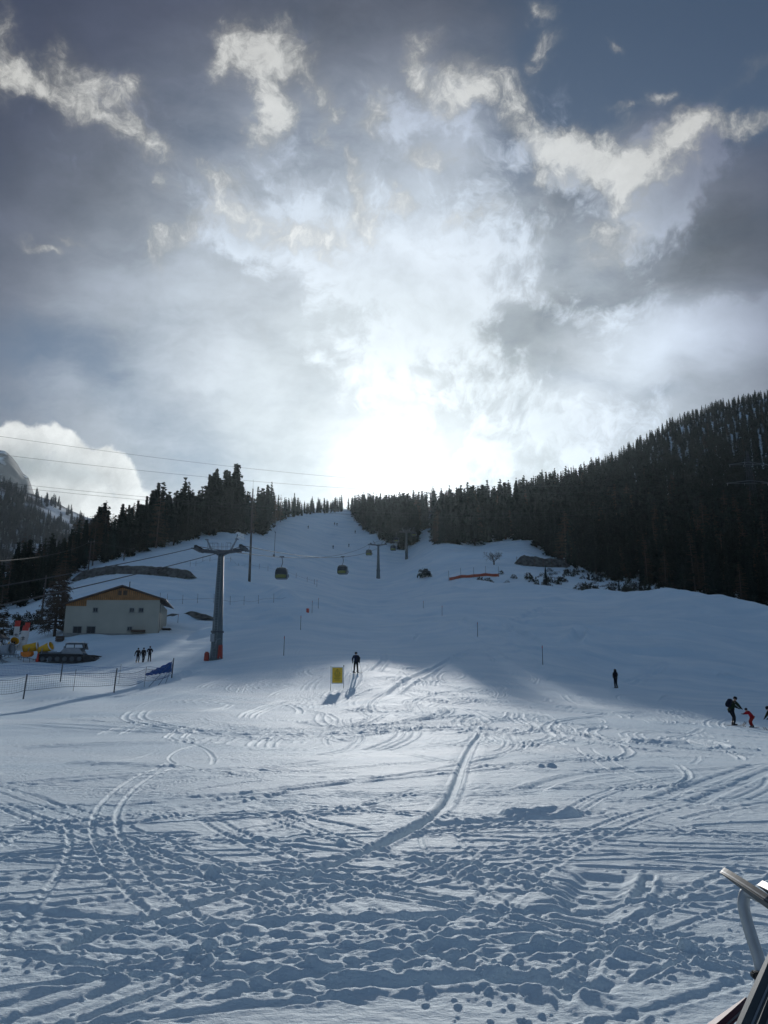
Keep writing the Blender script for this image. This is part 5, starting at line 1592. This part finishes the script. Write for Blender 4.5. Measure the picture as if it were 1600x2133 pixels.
# lone bare broadleaf tree
def bare_tree(px, Y, h, seed, label):
    q = og(px, Y, .2); g = np.random.default_rng(seed)
    root = thing("bare_tree", q, label, "tree")
    b = MB(); b.tube([(0, 0, 0), (.05, 0, h * .18), (0, .05, h * .34)], [h * .055, h * .045, h * .035], 10); b.build("trunk", M['bark'], root, smooth=True)
    b = MB()
    def grow(p, d, L, r, lv):
        e = p + d * L
        b.tube([p, (p + e) / 2 + Vector(g.normal(0, .04 * L, 3)), e], [r, r * .8, r * .6], 5, False)
        if lv == 0: return
        for k in range(3 if lv > 1 else 4):
            n = (d + Vector(g.normal(0, .55, 3)) + Vector((0, 0, .10))).normalized()
            grow(p + d * L * g.uniform(.55, 1.0), n, L * g.uniform(.55, .8), r * .55, lv - 1)
    for k in range(7):
        a = 2 * math.pi * k / 7 + g.uniform(-.3, .3)
        grow(Vector((0, 0, h * g.uniform(.22, .36))), Vector((math.cos(a) * .95, math.sin(a) * .95, g.uniform(.35, 1.0))).normalized(), h * .34, h * .02, 4)
    b.build("crown", M['bark'], root)
bare_tree(1029, 266, 5.6, 31, "lone bare broadleaf tree with a wide crown on the right snow field")
def bush(px, Y, w, h, seed, label, name="bush", mt_=None, n=420):
    q = og(px, Y, .1); g = np.random.default_rng(seed); b = MB()
    for k in range(n):
        a = g.uniform(0, 6.28); rr = w * .5 * math.sqrt(g.uniform(0, 1)); z = h * g.uniform(.05, 1) * math.sqrt(max(.05, 1 - (rr / (w * .5)) ** 2))
        c = Vector((rr * math.cos(a), rr * math.sin(a) * .8, z)); d = Vector(g.normal(0, 1, 3)).normalized(); e = d.cross(Vector(g.normal(0, 1, 3))).normalized(); s = h * g.uniform(.08, .2)
        i = len(b.v); b.v += [tuple(c - d * s), tuple(c + d * s + e * s * .3), tuple(c + e * s * .8)]; b.f.append((i, i + 1, i + 2))
    for k in range(10):
        a = g.uniform(0, 6.28); b.tube([(0, 0, 0), (math.cos(a) * w * .25, math.sin(a) * w * .2, h * .6), (math.cos(a) * w * .4, math.sin(a) * w * .3, h * .9)], .03, 4, False)
    o = b.build(name, mt_ or M['shrub']); o.location = q
    tag(o, label, "bush")
bush(885, 262, 5.0, 3.2, 1, "round dark bush at the foot of the gap in the trees", mt_=M['needles'])
bush(1000, 232, 2.3, 2, 2, "dark bush just below the orange net fence, left one of a close pair", n=240)
bush(1016, 232, 2.7, 1.9, 3, "wide dark bush just below the right end of the orange net", n=240)
bush(988, 231, 1.4, 1.2, 4, "small dark bush standing apart below the orange net's middle", n=240)
bush(335, 205, 2.6, 2.2, 5, "small bare bush on the snow just behind the long earth bank")
q = og(1137, 236, .1); o = link(bpy.data.objects.new("spruce_tree", SPR_ME[2])); o.location = q; o.scale = (4.6, 4.6, 4.2); tag(o, "small lone young spruce among the scrub below the right forest", "tree")
for (px, Y, h, lab) in ((1396, 225, 5.0, "young snow dusted spruce at the lower right forest foot"), (1290, 215, 3.6, "small spruce among the scrub on the right")):
    o = link(bpy.data.objects.new("spruce_tree", SPR_ME[4])); o.location = og(px, Y, .1); o.scale = (h, h, h); tag(o, lab, "tree")
# low scrub on the right, too many twigs to count
def scrub(name, spots, label, m_, seed):
    g = np.random.default_rng(seed); V_, T_ = [], []
    for (x, y, w, h) in spots:
        z = gzd(x, y); n = int(26 + 20 * w)
        for k in range(n):
            a = g.uniform(0, 6.28); rr = w * .5 * math.sqrt(g.uniform(0, 1)); t = g.uniform(.1, 1)
            c = np.array([x + rr * math.cos(a), y + rr * math.sin(a), z + h * t * math.sqrt(max(.05, 1 - (rr / (w * .5)) ** 2))])
            d = g.normal(0, 1, 3); d[2] = abs(d[2]) + .3; d /= np.linalg.norm(d); e = np.cross(d, g.normal(0, 1, 3)); e /= np.linalg.norm(e)
            s = h * g.uniform(.14, .34)
            i = len(V_); V_ += [c - d * s, c + d * s + e * s * .2, c + e * s * .55]; T_.append((i, i + 1, i + 2))
    me = np_mesh(name, np.array(V_), np.array(T_)); me.materials.append(m_)
    tag(link(bpy.data.objects.new(name, me)), label, "scrub", kind="stuff")
sp = []
for k in range(420):
    px = trng.uniform(1000, 1420); Y = trng.uniform(196, 268)
    lo_y = np.interp(px, [1000, 1100, 1240, 1330, 1420], [230, 214, 200, 196, 190]); hi_y = np.interp(px, [1000, 1060, 1150, 1240, 1420], [240, 246, 262, 268, 240])
    if not (lo_y < Y < hi_y): continue
    dens = .25 + .75 * (px - 1000) / 420
    q = on_ground(px, Y)
    if trng.random() > dens or gn(np.array([q.x / 9]), np.array([q.y / 9]), 66)[0] < -.15: continue
    sp.append((q.x, q.y, trng.uniform(.8, 3.4), trng.uniform(.6, 2.4)))
scrub("undergrowth", sp, "dark twiggy scrub on the snow below the right forest", M['shrub'], 8)
sp = []
for k in range(170):
    px = trng.uniform(-40, 92); Y = trng.uniform(128, 172)
    if gn(np.array([px / 30]), np.array([Y / 9.]), 67)[0] < -.1 or Y < 132 + px * .2: continue
    q = on_ground(px, Y); sp.append((q.x, q.y, trng.uniform(.8, 2.6), trng.uniform(.6, 1.9)))
scrub("undergrowth", sp, "dark bushy scrub on the snow bank left of the house", M['shrub'], 9)
# ------------------------------------------------------------------ people
M['skin'] = mat("skin", (.55, .33, .24), .6, 0, .06, 8)
def cloth(n, c): return mat(n, c, .85, 0, .18, 7, .2, spec=.15)
M['jk_navy'] = cloth("navy_jacket", (.014, .022, .055)); M['jk_black'] = cloth("black_jacket", (.012, .012, .015)); M['jk_char'] = cloth("charcoal_jacket", (.028, .029, .036))
M['jk_green'] = cloth("dark_green_jacket", (.018, .032, .018)); M['jk_red'] = cloth("red_suit", (.36, .015, .025)); M['tr_black'] = cloth("dark_trousers", (.010, .013, .020)); M['tr_red'] = cloth("red_trousers", (.30, .025, .02))
M['hat'] = cloth("dark_cap", (.01, .011, .018)); M['glove'] = cloth("dark_glove", (.010, .010, .012)); M['boot'] = mat("ski_boot", (.018, .018, .022), .4); M['visor'] = mat("goggle_lens", (.02, .02, .03), .15)
M['pack'] = cloth("dark_backpack", (.012, .016, .03)); M['hair'] = mat("dark_hair", (.03, .02, .015), .7)
M['skibase'] = mat("ski_top", (.05, .05, .06), .3, 0, .2, 4, coat=.4)

def skin_shape(chains, sub=1):
    """chains: list of (points, radii); points closer than 1 mm to an earlier one are shared. Returns mesh data."""
    pts, rad, edges = [], [], []
    for P, Rd in chains:
        prev = None
        for p, r in zip(P, Rd):
            p = Vector(p); k = None
            for i, q in enumerate(pts):
                if (q - p).length < 1e-3: k = i; break
            if k is None: pts.append(p); rad.append(r); k = len(pts) - 1
            if prev is not None and prev != k: edges.append((prev, k))
            prev = k
    me = bpy.data.meshes.new("tmp"); me.from_pydata(pts, edges, [])
    o = bpy.data.objects.new("tmp", me); COL.objects.link(o)
    md = o.modifiers.new("Skin", 'SKIN'); md.use_smooth_shade = True; md.branch_smoothing = .4
    for i, sv in enumerate(me.skin_vertices[0].data):
        r = rad[i]; sv.radius = r if isinstance(r, (tuple, list)) else (r, r)
        sv.use_root = (i == 0); sv.use_loose = False
    if sub:
        s = o.modifiers.new("Sub", 'SUBSURF'); s.levels = sub; s.render_levels = sub
    dg = bpy.context.evaluated_depsgraph_get(); dg.update()
    res = bpy.data.meshes.new_from_object(o.evaluated_get(dg))
    bpy.data.objects.remove(o); bpy.data.meshes.remove(me)
    return res
def from_chains(name, chains, m, parent, sub=1, extra=None):
    me = skin_shape(chains, sub); me.name = name
    if extra is not None:
        n = len(me.vertices); V0 = [tuple(v.co) for v in me.vertices]; F0 = [tuple(p.vertices) for p in me.polygons]
        F0 += [tuple(i + n for i in f) for f in extra.f]; V0 += extra.v
        me2 = bpy.data.meshes.new(name); me2.from_pydata(V0, [], F0); me2.polygons.foreach_set("use_smooth", [True] * len(F0)); bpy.data.meshes.remove(me); me = me2
    me.materials.clear(); me.materials.append(m)
    o = bpy.data.objects.new(name, me)
    if parent is not None: link(o, parent)
    else: link(o)
    return o
STAND = dict(pel=(0, 0, .93), wai=(0, .0, 1.10), che=(0, .01, 1.30), nek=(0, .0, 1.47), hed=(0, .02, 1.62),
             shL=(-.18, 0, 1.42), elL=(-.25, -.02, 1.14), haL=(-.25, .08, .90), shR=(.18, 0, 1.42), elR=(.25, -.02, 1.14), haR=(.25, .08, .90),
             hiL=(-.09, 0, .88), knL=(-.10, .03, .48), anL=(-.11, -.01, .09), hiR=(.09, 0, .88), knR=(.10, .03, .48), anR=(.11, -.01, .09))
def person(loc, rz, label, group=None, scale=1.0, pose=None, jacket='jk_black', trousers='tr_black', hat='hat', hood=False, skis=None, backpack=False, visor=False, helmet=False, headdir=None, longcoat=False, bulk=1.13):
    J = {k: Vector(v) for k, v in {**STAND, **(pose or {})}.items()}
    L = lambda a, b, t: J[a].lerp(J[b], t)
    # hands: palm and five fingers, slightly curled
    def hand(s):
        el, ha = J['el' + s], J['ha' + s]
        d = (ha - el).normalized()
        side = Vector((1, 0, 0)); side = (side - d * side.dot(d))
        if side.length < .1: side = Vector((0, 1, 0)) - d * d.y
        side.normalize(); nrm = d.cross(side) * (1 if s == 'L' else -1)
        if nrm.y < 0: nrm = -nrm
        palm = ha + d * .055
        ch = [([ha, palm], [.030, .036])]
        for k, (o, l) in enumerate(((-.030, .062), (-.010, .074), (.011, .070), (.031, .055))):
            b0 = palm + side * o + d * .022; b1 = b0 + d * l * .5 + nrm * .014; b2 = b1 + d * l * .28 + nrm * .034
            ch.append(([palm, b0, b1, b2], [.036, .011, .010, .008]))
        inn = side * (-1 if s == 'R' else 1)
        ch.append(([palm, palm + inn * .032 + nrm * .012 - d * .008, palm + inn * .052 + nrm * .028 + d * .024], [.036, .012, .009]))
        return ch
    hd = J['hed']; fw = Vector(headdir).normalized() if headdir else Vector((0, 1, 0)); up = (hd - J['nek']).normalized(); up = (up - fw * up.dot(fw)).normalized(); rt_ = fw.cross(up)
    HM = Matrix((rt_, fw, up)).transposed()
    head = MB()
    prof = []
    n_, m_ = 20, 14
    V_, F_ = [], []
    for i in range(m_ + 1):
        t = math.pi * i / m_; z = -math.cos(t); r = math.sin(t)
        for k in range(n_):
            w = 2 * math.pi * k / n_; x, y = r * math.cos(w), r * math.sin(w)
            X, Y_h, Z = x * .077, y * .098, z * .118
            if z < -.1: X *= 1 - .28 * (-z - .1); Y_h += .012 * (-z) if y > 0 else .02 * (-z)
            f_ = max(0, y)
            if f_ > .75 and abs(x) < .24: Y_h += .024 * math.exp(-((z + .10) / .16) ** 2) * (1 - abs(x) / .24)     # nose
            if f_ > .6: Y_h -= .008 * math.exp(-((z - .10) / .10) ** 2) * (1 if .15 < abs(x) < .55 else .2)          # eye sockets
            if f_ > .6 and abs(x) < .35: Y_h += .006 * math.exp(-((z + .42) / .06) ** 2) - .006 * math.exp(-((z + .36) / .035) ** 2)  # mouth
            V_.append(hd + HM @ Vector((X, Y_h, Z)))
    for i in range(m_):
        for k in range(n_): F_.append((i * n_ + k, i * n_ + (k + 1) % n_, (i + 1) * n_ + (k + 1) % n_, (i + 1) * n_ + k))
    head.add(V_, F_)
    for s in (-1, 1): head.ball(hd + HM @ Vector((s * .078, -.005, -.01)), (.012, .022, .032), 8, 6)
    ch = [([J['pel'], J['wai'], J['che'], J['nek'], L('nek', 'hed', .45)], [.115, .11, .125, .055, .052])]
    for s in 'LR':
        ch.append(([J['che'], J['sh' + s], J['el' + s], J['ha' + s]], [.125, .062, .043, .030])); ch += hand(s)
        ch.append(([J['pel'], J['hi' + s], J['kn' + s], J['an' + s], J['an' + s] + Vector((0, .10, -.05))], [.115, .085, .055, .042, .035]))
    body = from_chains("person", ch, M['skin'], None, 1, head)
    body.location = loc; body.rotation_euler = (0, 0, rz); body.scale = (scale,) * 3
    tag(body, label, "person", group)
    hem = J['pel'] + Vector((0, 0, -.10 if not longcoat else -.30))
    ch = [([hem, J['pel'], J['wai'], J['che'], J['nek']], [.165 * bulk, .168 * bulk, .150 * bulk, .165 * bulk, .088])]
    for s in 'LR': ch.append(([J['che'], J['sh' + s], J['el' + s], L('el' + s, 'ha' + s, .88)], [.165 * bulk, .092 * bulk, .070 * bulk, .054]))
    from_chains("jacket", ch, M[jacket], body)
    ch = [([J['pel'], ], [.14])]
    ch = []
    for s in 'LR': ch.append(([J['pel'] + Vector((0, 0, .02)), J['hi' + s], L('hi' + s, 'kn' + s, .5), J['kn' + s], L('kn' + s, 'an' + s, .55), J['an' + s] + Vector((0, 0, .04))], [.14, .108, .092, .078, .072, .070]))
    from_chains("trousers", ch, M[trousers], body)
    for s in 'LR':
        a = J['an' + s]; b = MB()
        f2 = Vector((0, 1, 0))
        b.tube([a + Vector((0, -.01, .16)), a + Vector((0, -.02, .02)), a + Vector((0, -.03, -.06))], [.062, .066, .062], 10)
        b.tube([a + Vector((0, -.09, -.045)), a + Vector((0, .02, -.035)), a + Vector((0, .13, -.05)), a + Vector((0, .19, -.06))], [.048, .058, .050, .032], 10)
        b.build("boot", M['boot'], body, smooth=True)
        hnd = J['ha' + s]; el = J['el' + s]
        g = [(p, [r * 1.22 for r in r_]) for p, r_ in hand(s)]
        g.append(([hnd - (hnd - el).normalized() * .07, hnd], [.05, .046]))
        from_chains("glove", g[::-1], M['glove'], body)
    b = MB()
    if helmet:
        b.lathe([(.112, -.02), (.116, .03), (.108, .085), (.08, .125), (.03, .142)], 16, HM, hd + HM @ Vector((0, -.005, .0)))
    else:
        b.lathe([(.094, .015), (.103, .03), (.100, .075), (.078, .118), (.03, .134)], 16, HM @ Matrix.Diagonal(Vector((.92, 1.08, 1))), hd)
    if hood:
        b.lathe([(.12, -.15), (.125, -.06), (.118, .04), (.085, .115), (.03, .138)], 16, HM, hd + HM @ Vector((0, -.035, 0)))
    b.build("helmet" if helmet else ("hood" if hood else "cap"), M[jacket] if hood else M[hat], body, smooth=True)
    if not helmet and not hood:
        b = MB(); b.lathe([(.075, -.06), (.092, -.02), (.09, .03)], 14, HM, hd + HM @ Vector((0, -.012, 0))); b.build("hair", M['hair'], body, smooth=True)
    if visor:
        b = MB(); b.box(hd + HM @ Vector((0, .088, .025)), (.15, .05, .07), HM, .02); b.build("goggles", M['visor'], body)
    if backpack:
        fwd = Vector((0, 1, 0)); mid = L('wai', 'che', .6)
        sp_ = (J['nek'] - J['wai']).normalized(); bk_ = Vector((1, 0, 0)).cross(sp_); bk_ = -bk_ if bk_.y > 0 else bk_
        Mb = Matrix((Vector((1, 0, 0)), -bk_, sp_)).transposed()
        b = MB(); b.box(mid + bk_ * .24, (.34, .20, .50), Mb, .07); b.box(mid + bk_ * .35 - sp_ * .06, (.24, .08, .26), Mb, .04); b.build("backpack", M['pack'], body)
    if skis:
        for s in 'LR':
            a = J['an' + s]; b = MB(); V_, F_ = [], []
            n = 22; Lk2, Lb = skis
            for i in range(n + 1):
                t = i / n; y = -Lb + (Lb + Lk2) * t
                zb = -.088 + (.20 * ((t - .86) / .14) ** 2 if t > .86 else 0) + (.04 * ((.06 - t) / .06) ** 2 if t < .06 else 0)
                w = .055 - .012 * math.sin(math.pi * t) if t < .93 else .055 * (1 - (t - .93) / .07 * .75)
                V_ += [a + Vector((-w, y, zb)), a + Vector((w, y, zb)), a + Vector((w, y, zb + .016)), a + Vector((-w, y, zb + .016))]
            for i in range(n):
                for k in range(4): F_.append((i * 4 + k, i * 4 + (k + 1) % 4, (i + 1) * 4 + (k + 1) % 4, (i + 1) * 4 + k))
            F_ += [(3, 2, 1, 0), tuple(n * 4 + k for k in range(4))]
            b.v, b.f = [tuple(p) for p in V_], F_; b.build("ski", M['skibase'], body)
    return body, J
def pole_in_hand(body, J, s, tip, label, h=None):
    """ski pole from the hand to a point of the ground, in the person's frame"""
    Mw = Matrix.Translation(body.location) @ Matrix.Rotation(body.rotation_euler[2], 4, 'Z') @ Matrix.Diagonal((*body.scale, 1))
    el, ha = J['el' + s], J['ha' + s]
    a = Mw @ (ha + (ha - el).normalized() * .07); t = Mw @ Vector(tip)
    t.z = gzd(t.x, t.y) - .02
    d = (t - a).normalized()
    root = thing("ski_pole", t, label, "ski pole")
    b = MB(); b.tube([(0, 0, 0), a - d * .0 - t], [.006, .010], 8); b.build("shaft", M['steel'], root)
    b = MB(); b.tube([a - t - d * .03, a - t + d * .1], .016, 8); b.build("grip", M['black'], root)
    b = MB(); b.lathe([(.045, .06), (.05, .075), (.012, .09)], 10); b.build("basket", M['black'], root)

# three walkers on the left, seen from behind
person(og(286.5, 97, -.0), R(-5), "person in a charcoal jacket walking, left one of the three walkers", "three walkers below the house", 1.03,
       dict(elL=(-.31, -.05, 1.16), haL=(-.40, -.02, .90), elR=(.27, .0, 1.14), haR=(.26, .12, .92), knR=(.10, .14, .49), anR=(.10, .02, .11), anL=(-.11, -.12, .09)), 'jk_char')
person(og(298, 97, -.0), R(4), "person in a long black coat, middle one of the three walkers", "three walkers below the house", 1.03,
       dict(elL=(-.24, .0, 1.14), haL=(-.22, .16, .96), elR=(.25, .0, 1.12), haR=(.24, .08, .88), knL=(-.08, .12, .49), anL=(-.09, .14, .09), anR=(.07, -.14, .10)), 'jk_black', longcoat=True)
person(og(311, 97.5, -.0), R(0), "person in a dark padded jacket with elbows out, right one of the three walkers", "three walkers below the house", 1.08,
       dict(elL=(-.34, -.03, 1.18), haL=(-.22, .14, 1.08), elR=(.34, -.03, 1.18), haR=(.22, .14, 1.08), anL=(-.13, .0, .09), anR=(.13, .0, .09)), 'jk_char')
# skier near the sign
sk, J = person(og(741.5, 65.5, -.0), R(8), "skier in a navy jacket with a backpack beside the yellow sign", None, 1.0,
       dict(elL=(-.30, -.02, 1.16), haL=(-.27, .16, .92), elR=(.27, -.04, 1.16), haR=(.30, .12, .95), knL=(-.13, .06, .48), anL=(-.15, 0, .10), knR=(.13, .06, .48), anR=(.15, .0, .10), hed=(0, .06, 1.60)), 'jk_navy', backpack=False, helmet=True, visor=True, skis=(.85, .75))
pole_in_hand(sk, J, 'L', (-.45, .25, 0), "ski pole in the left hand of the navy skier beside the sign")
pole_in_hand(sk, J, 'R', (.50, -.20, 0), "ski pole in the right hand of the navy skier beside the sign")
b = MB(); b.box((.16, -.24, 1.12), (.30, .22, .46), Matrix.Rotation(.12, 3, 'Y'), .08); b.box((.18, -.36, 1.06), (.2, .08, .24), Matrix.Rotation(.12, 3, 'Y'), .04); b.build("backpack", M['pack'], sk)
# man standing on the right
person(og(1284, 74, -.0), R(25), "person in a black hooded jacket standing alone at the shadow edge on the right", None, 1.0,
       dict(elL=(-.25, -.01, 1.15), haL=(-.16, .12, 1.02), elR=(.25, -.01, 1.15), haR=(.16, .12, 1.02), anL=(-.09, .02, .09), anR=(.10, -.04, .09)), 'jk_black', hood=True)
# adult leading a child, to the right of them
ad_p = og(1529, 47.3); ch_p = og(1567, 47.0)
kx = (ch_p - ad_p).length
adult, J = person(ad_p, R(-90), "adult in a dark green jacket with a backpack, bending to hold the child's hand", None, 1.0,
       dict(pel=(0, -.10, .90), wai=(0, -.02, 1.07), che=(0, .08, 1.25), nek=(0, .16, 1.40), hed=(0, .26, 1.53), shL=(-.17, .13, 1.35), shR=(.17, .13, 1.35),
            elL=(-.19, .30, 1.12), haL=(-.15, .52, .98), elR=(.18, .34, 1.12), haR=(.08, .56, .97), hiL=(-.09, -.08, .86), hiR=(.09, -.08, .86), knL=(-.10, .10, .48), knR=(.10, .04, .48), anL=(-.11, .04, .09), anR=(.11, -.02, .09)),
       'jk_green', backpack=True, bulk=1.25, helmet=True, headdir=(0, 1, -.45), skis=(.80, .70))
adult.rotation_euler = (0, 0, R(-78))
child, Jc = person(ch_p, R(100), "child in a red ski suit leaning forward with outstretched arms, led by the adult", None, .72,
       dict(pel=(0, -.10, .86), wai=(0, .0, 1.02), che=(0, .16, 1.18), nek=(0, .27, 1.30), hed=(0, .38, 1.42), shL=(-.16, .23, 1.26), shR=(.16, .23, 1.26),
            elL=(-.17, .45, 1.10), haL=(-.10, .68, 1.10), elR=(.17, .45, 1.08), haR=(.10, .68, 1.08), hiL=(-.10, -.10, .82), hiR=(.10, -.10, .82), knL=(-.13, .12, .47), knR=(.13, .10, .47), anL=(-.13, .0, .09), anR=(.13, -.02, .09)),
       'jk_red', 'tr_red', bulk=1.1, helmet=True, headdir=(0, 1, -.2), skis=(.75, .55))
person(og(1618, 46.3), R(95), "person in dark green at the right edge of the picture, bending forward", None, 1.0,
       dict(pel=(0, -.22, .82), wai=(0, -.08, .96), che=(0, .12, 1.08), nek=(0, .28, 1.16), hed=(0, .40, 1.24), shL=(-.17, .22, 1.12), shR=(.17, .22, 1.12), elL=(-.22, .36, .88), haL=(-.18, .52, .70), elR=(.22, .36, .88), haR=(.18, .52, .70),
            hiL=(-.09, -.20, .78), hiR=(.09, -.20, .78), knL=(-.11, .08, .46), knR=(.11, .08, .46), anL=(-.12, -.04, .09), anR=(.12, -.06, .09)), 'jk_green', helmet=True, headdir=(0, 1, -.3), skis=(.8, .7))
# small skiers far up the piste
far, Jf = person(og(694, 372), R(20), "tiny skier in dark clothes in the middle of the upper piste", "skiers far up the piste", 1.05,
       dict(elL=(-.38, .02, 1.22), haL=(-.46, .20, 1.10), elR=(.38, .02, 1.22), haR=(.46, .20, 1.10), knL=(-.14, .16, .46), knR=(.14, .16, .46), anL=(-.15, .0, .10), anR=(.15, 0, .10)), 'jk_black', helmet=True, skis=(.8, .7))
for (px, Y, rz, lab) in ((642, 415, -30, "tiny skier left on the upper piste, higher than the middle one"), (727, 385, 60, "tiny skier on the upper piste near the right forest edge"), (702, 445, 10, "tiny skier high on the piste below the top fence"), (697, 446, -20, "tiny skier next to another high on the piste"), (677, 478, 0, "tiny skier at the top of the piste by the forest edge"), (740, 425, 30, "tiny skier at the edge of the top forest stand")):
    copy_thing(far, og(px, Y), R(rz), lab)

# ------------------------------------------------------------------ skis and metal rack close by, lower right
M['chrome'] = mat("brushed_metal", (.42, .44, .45), .38, .55, .10, 25)
M['skiedge'] = mat("ski_edge", (.20, .21, .22), .5, .6, .05, 20)
M['skidark'] = mat("ski_sidewall", (.04, .05, .055), .5, 0, .25, 14, spec=.3)
M['skimaroon'] = mat("ski_base_maroon", (.10, .022, .04), .55, 0, .2, 8, spec=.3)
def at_d(px, py, d): return CAM + ray(px, py) * d
rk = at_d(1575, 1950, 2.3); foot = Vector((rk.x + .02, rk.y, gzd(rk.x, rk.y)))
root = thing("ski_rack", foot, "bent grey metal tube of a ski rack at the lower right", "ski rack")
b = MB()
path = [(1700, 1915, 2.22), (1640, 1893, 2.25), (1590, 1872, 2.28), (1566, 1860, 2.29), (1553, 1862, 2.30), (1549, 1885, 2.30), (1555, 1915, 2.30), (1567, 1955, 2.30), (1580, 1995, 2.30), (1586, 2025, 2.30), (1583, 2065, 2.30), (1579, 2110, 2.29)]
pp = spline([tuple(at_d(*q) - foot) for q in path], 6)
end = Vector(pp[-1]); pp = [Vector(p) for p in pp] + [Vector((end.x - .01, end.y, end.z * .6)), Vector((end.x - .02, end.y, .02))]
b.tube(pp, .0142, 14); b.build("tube_frame", M['chrome'], root, smooth=True)
b = MB(); b.lathe([(.05, 0), (.05, .012), (.018, .03)], 14, None, (end.x - .02, end.y, -.01)); b.tube([(end.x - .02, end.y, .03), (.55, .15, .03)], .014, 10); b.build("foot_plate", M['dark_steel'], root)
b = MB(); p_ = at_d(1578, 2031, 2.285) - foot; b.box(p_, (.028, .02, .016), None, .004); b.build("clamp", M['black'], root)
def ski_obj(ax, label, width_dir, L, w=.052, th=.013, tip_up=.10, top='skidark', base='skimaroon', group=None):
    """ax: (tip point, a point further along the ski)"""
    tip, other = ax
    d = (other - tip).normalized()
    vr = (tip - CAM).normalized(); wv_ = vr + d.cross(vr).normalized() * width_dir; wv_ = (wv_ - d * wv_.dot(d)).normalized(); nv = d.cross(wv_).normalized()
    if nv.z < 0: nv = -nv
    root = thing("ski", tip + d * L, label, "ski", group)
    o = root.location
    def strip(z0, z1, wf, nm, m_, par):
        V_, F_ = [], []; n = 40
        for i in range(n + 1):
            s = L * (i / n) ** 1.4; t = s / L
            up = tip_up * max(0, 1 - s / .24) ** 2
            ww = w * wf * (min(1, (s + .003) / .20) ** .75) * (1 - .18 * math.sin(math.pi * min(1, t)))
            c = tip + d * s + nv * up - o
            V_ += [c + wv_ * ww + nv * z0, c - wv_ * ww + nv * z0, c - wv_ * ww + nv * z1, c + wv_ * ww + nv * z1]
        for i in range(n):
            for k in range(4): F_.append((i * 4 + k, i * 4 + (k + 1) % 4, (i + 1) * 4 + (k + 1) % 4, (i + 1) * 4 + k))
        F_ += [(3, 2, 1, 0), tuple(n * 4 + k for k in range(4))]
        b = MB(); b.v, b.f = [tuple(p) for p in V_], F_; return b.build(nm, m_, par)
    strip(0, th, .96, "core", M[top], root); strip(-.004, -.0005, 1.0, "base", M[base], root); strip(.0001, .0035, 1.015, "edge", M['skiedge'], root)
    return root
G_ = "skis on the rack at the lower right"
ski_obj((at_d(1504, 1813, 2.22), at_d(1660, 1928, 2.02)), "dark ski with an upturned tip lying across the top of the metal tube", -.12, 1.5, w=.030, tip_up=-.004, base='skidark', group=G_)
ski_obj((at_d(1583, 1840, 2.30), at_d(1680, 1910, 2.12)), "second dark ski tip just behind the first one at the picture's right edge", -.14, 1.4, w=.032, tip_up=-.004, base='skidark', group=G_)
ski_obj((at_d(1650, 1930, 1.95), at_d(1556, 2150, 1.72)), "dark glossy ski standing on its side, front one of the lower right bundle", -.10, 1.15, w=.030, th=.016, tip_up=.0, base='skidark', group=G_)
ski_obj((at_d(1672, 1935, 2.0), at_d(1590, 2150, 1.80)), "grey ski leaning beside the front one in the lower right bundle", -.08, 1.15, w=.026, th=.014, tip_up=.0, base='skidark', group=G_)
ski_obj((at_d(1690, 1985, 1.95), at_d(1622, 2170, 1.85)), "maroon ski at the right edge of the lower right bundle", -.16, 1.1, w=.045, tip_up=.0, top='skimaroon', group=G_)
ski_obj((at_d(1562, 2092, 1.95), at_d(1470, 2165, 1.80)), "maroon ski with a bright edge crossing low at the picture's bottom edge", -.10, 1.1, w=.035, tip_up=.0, top='skimaroon', group=G_)
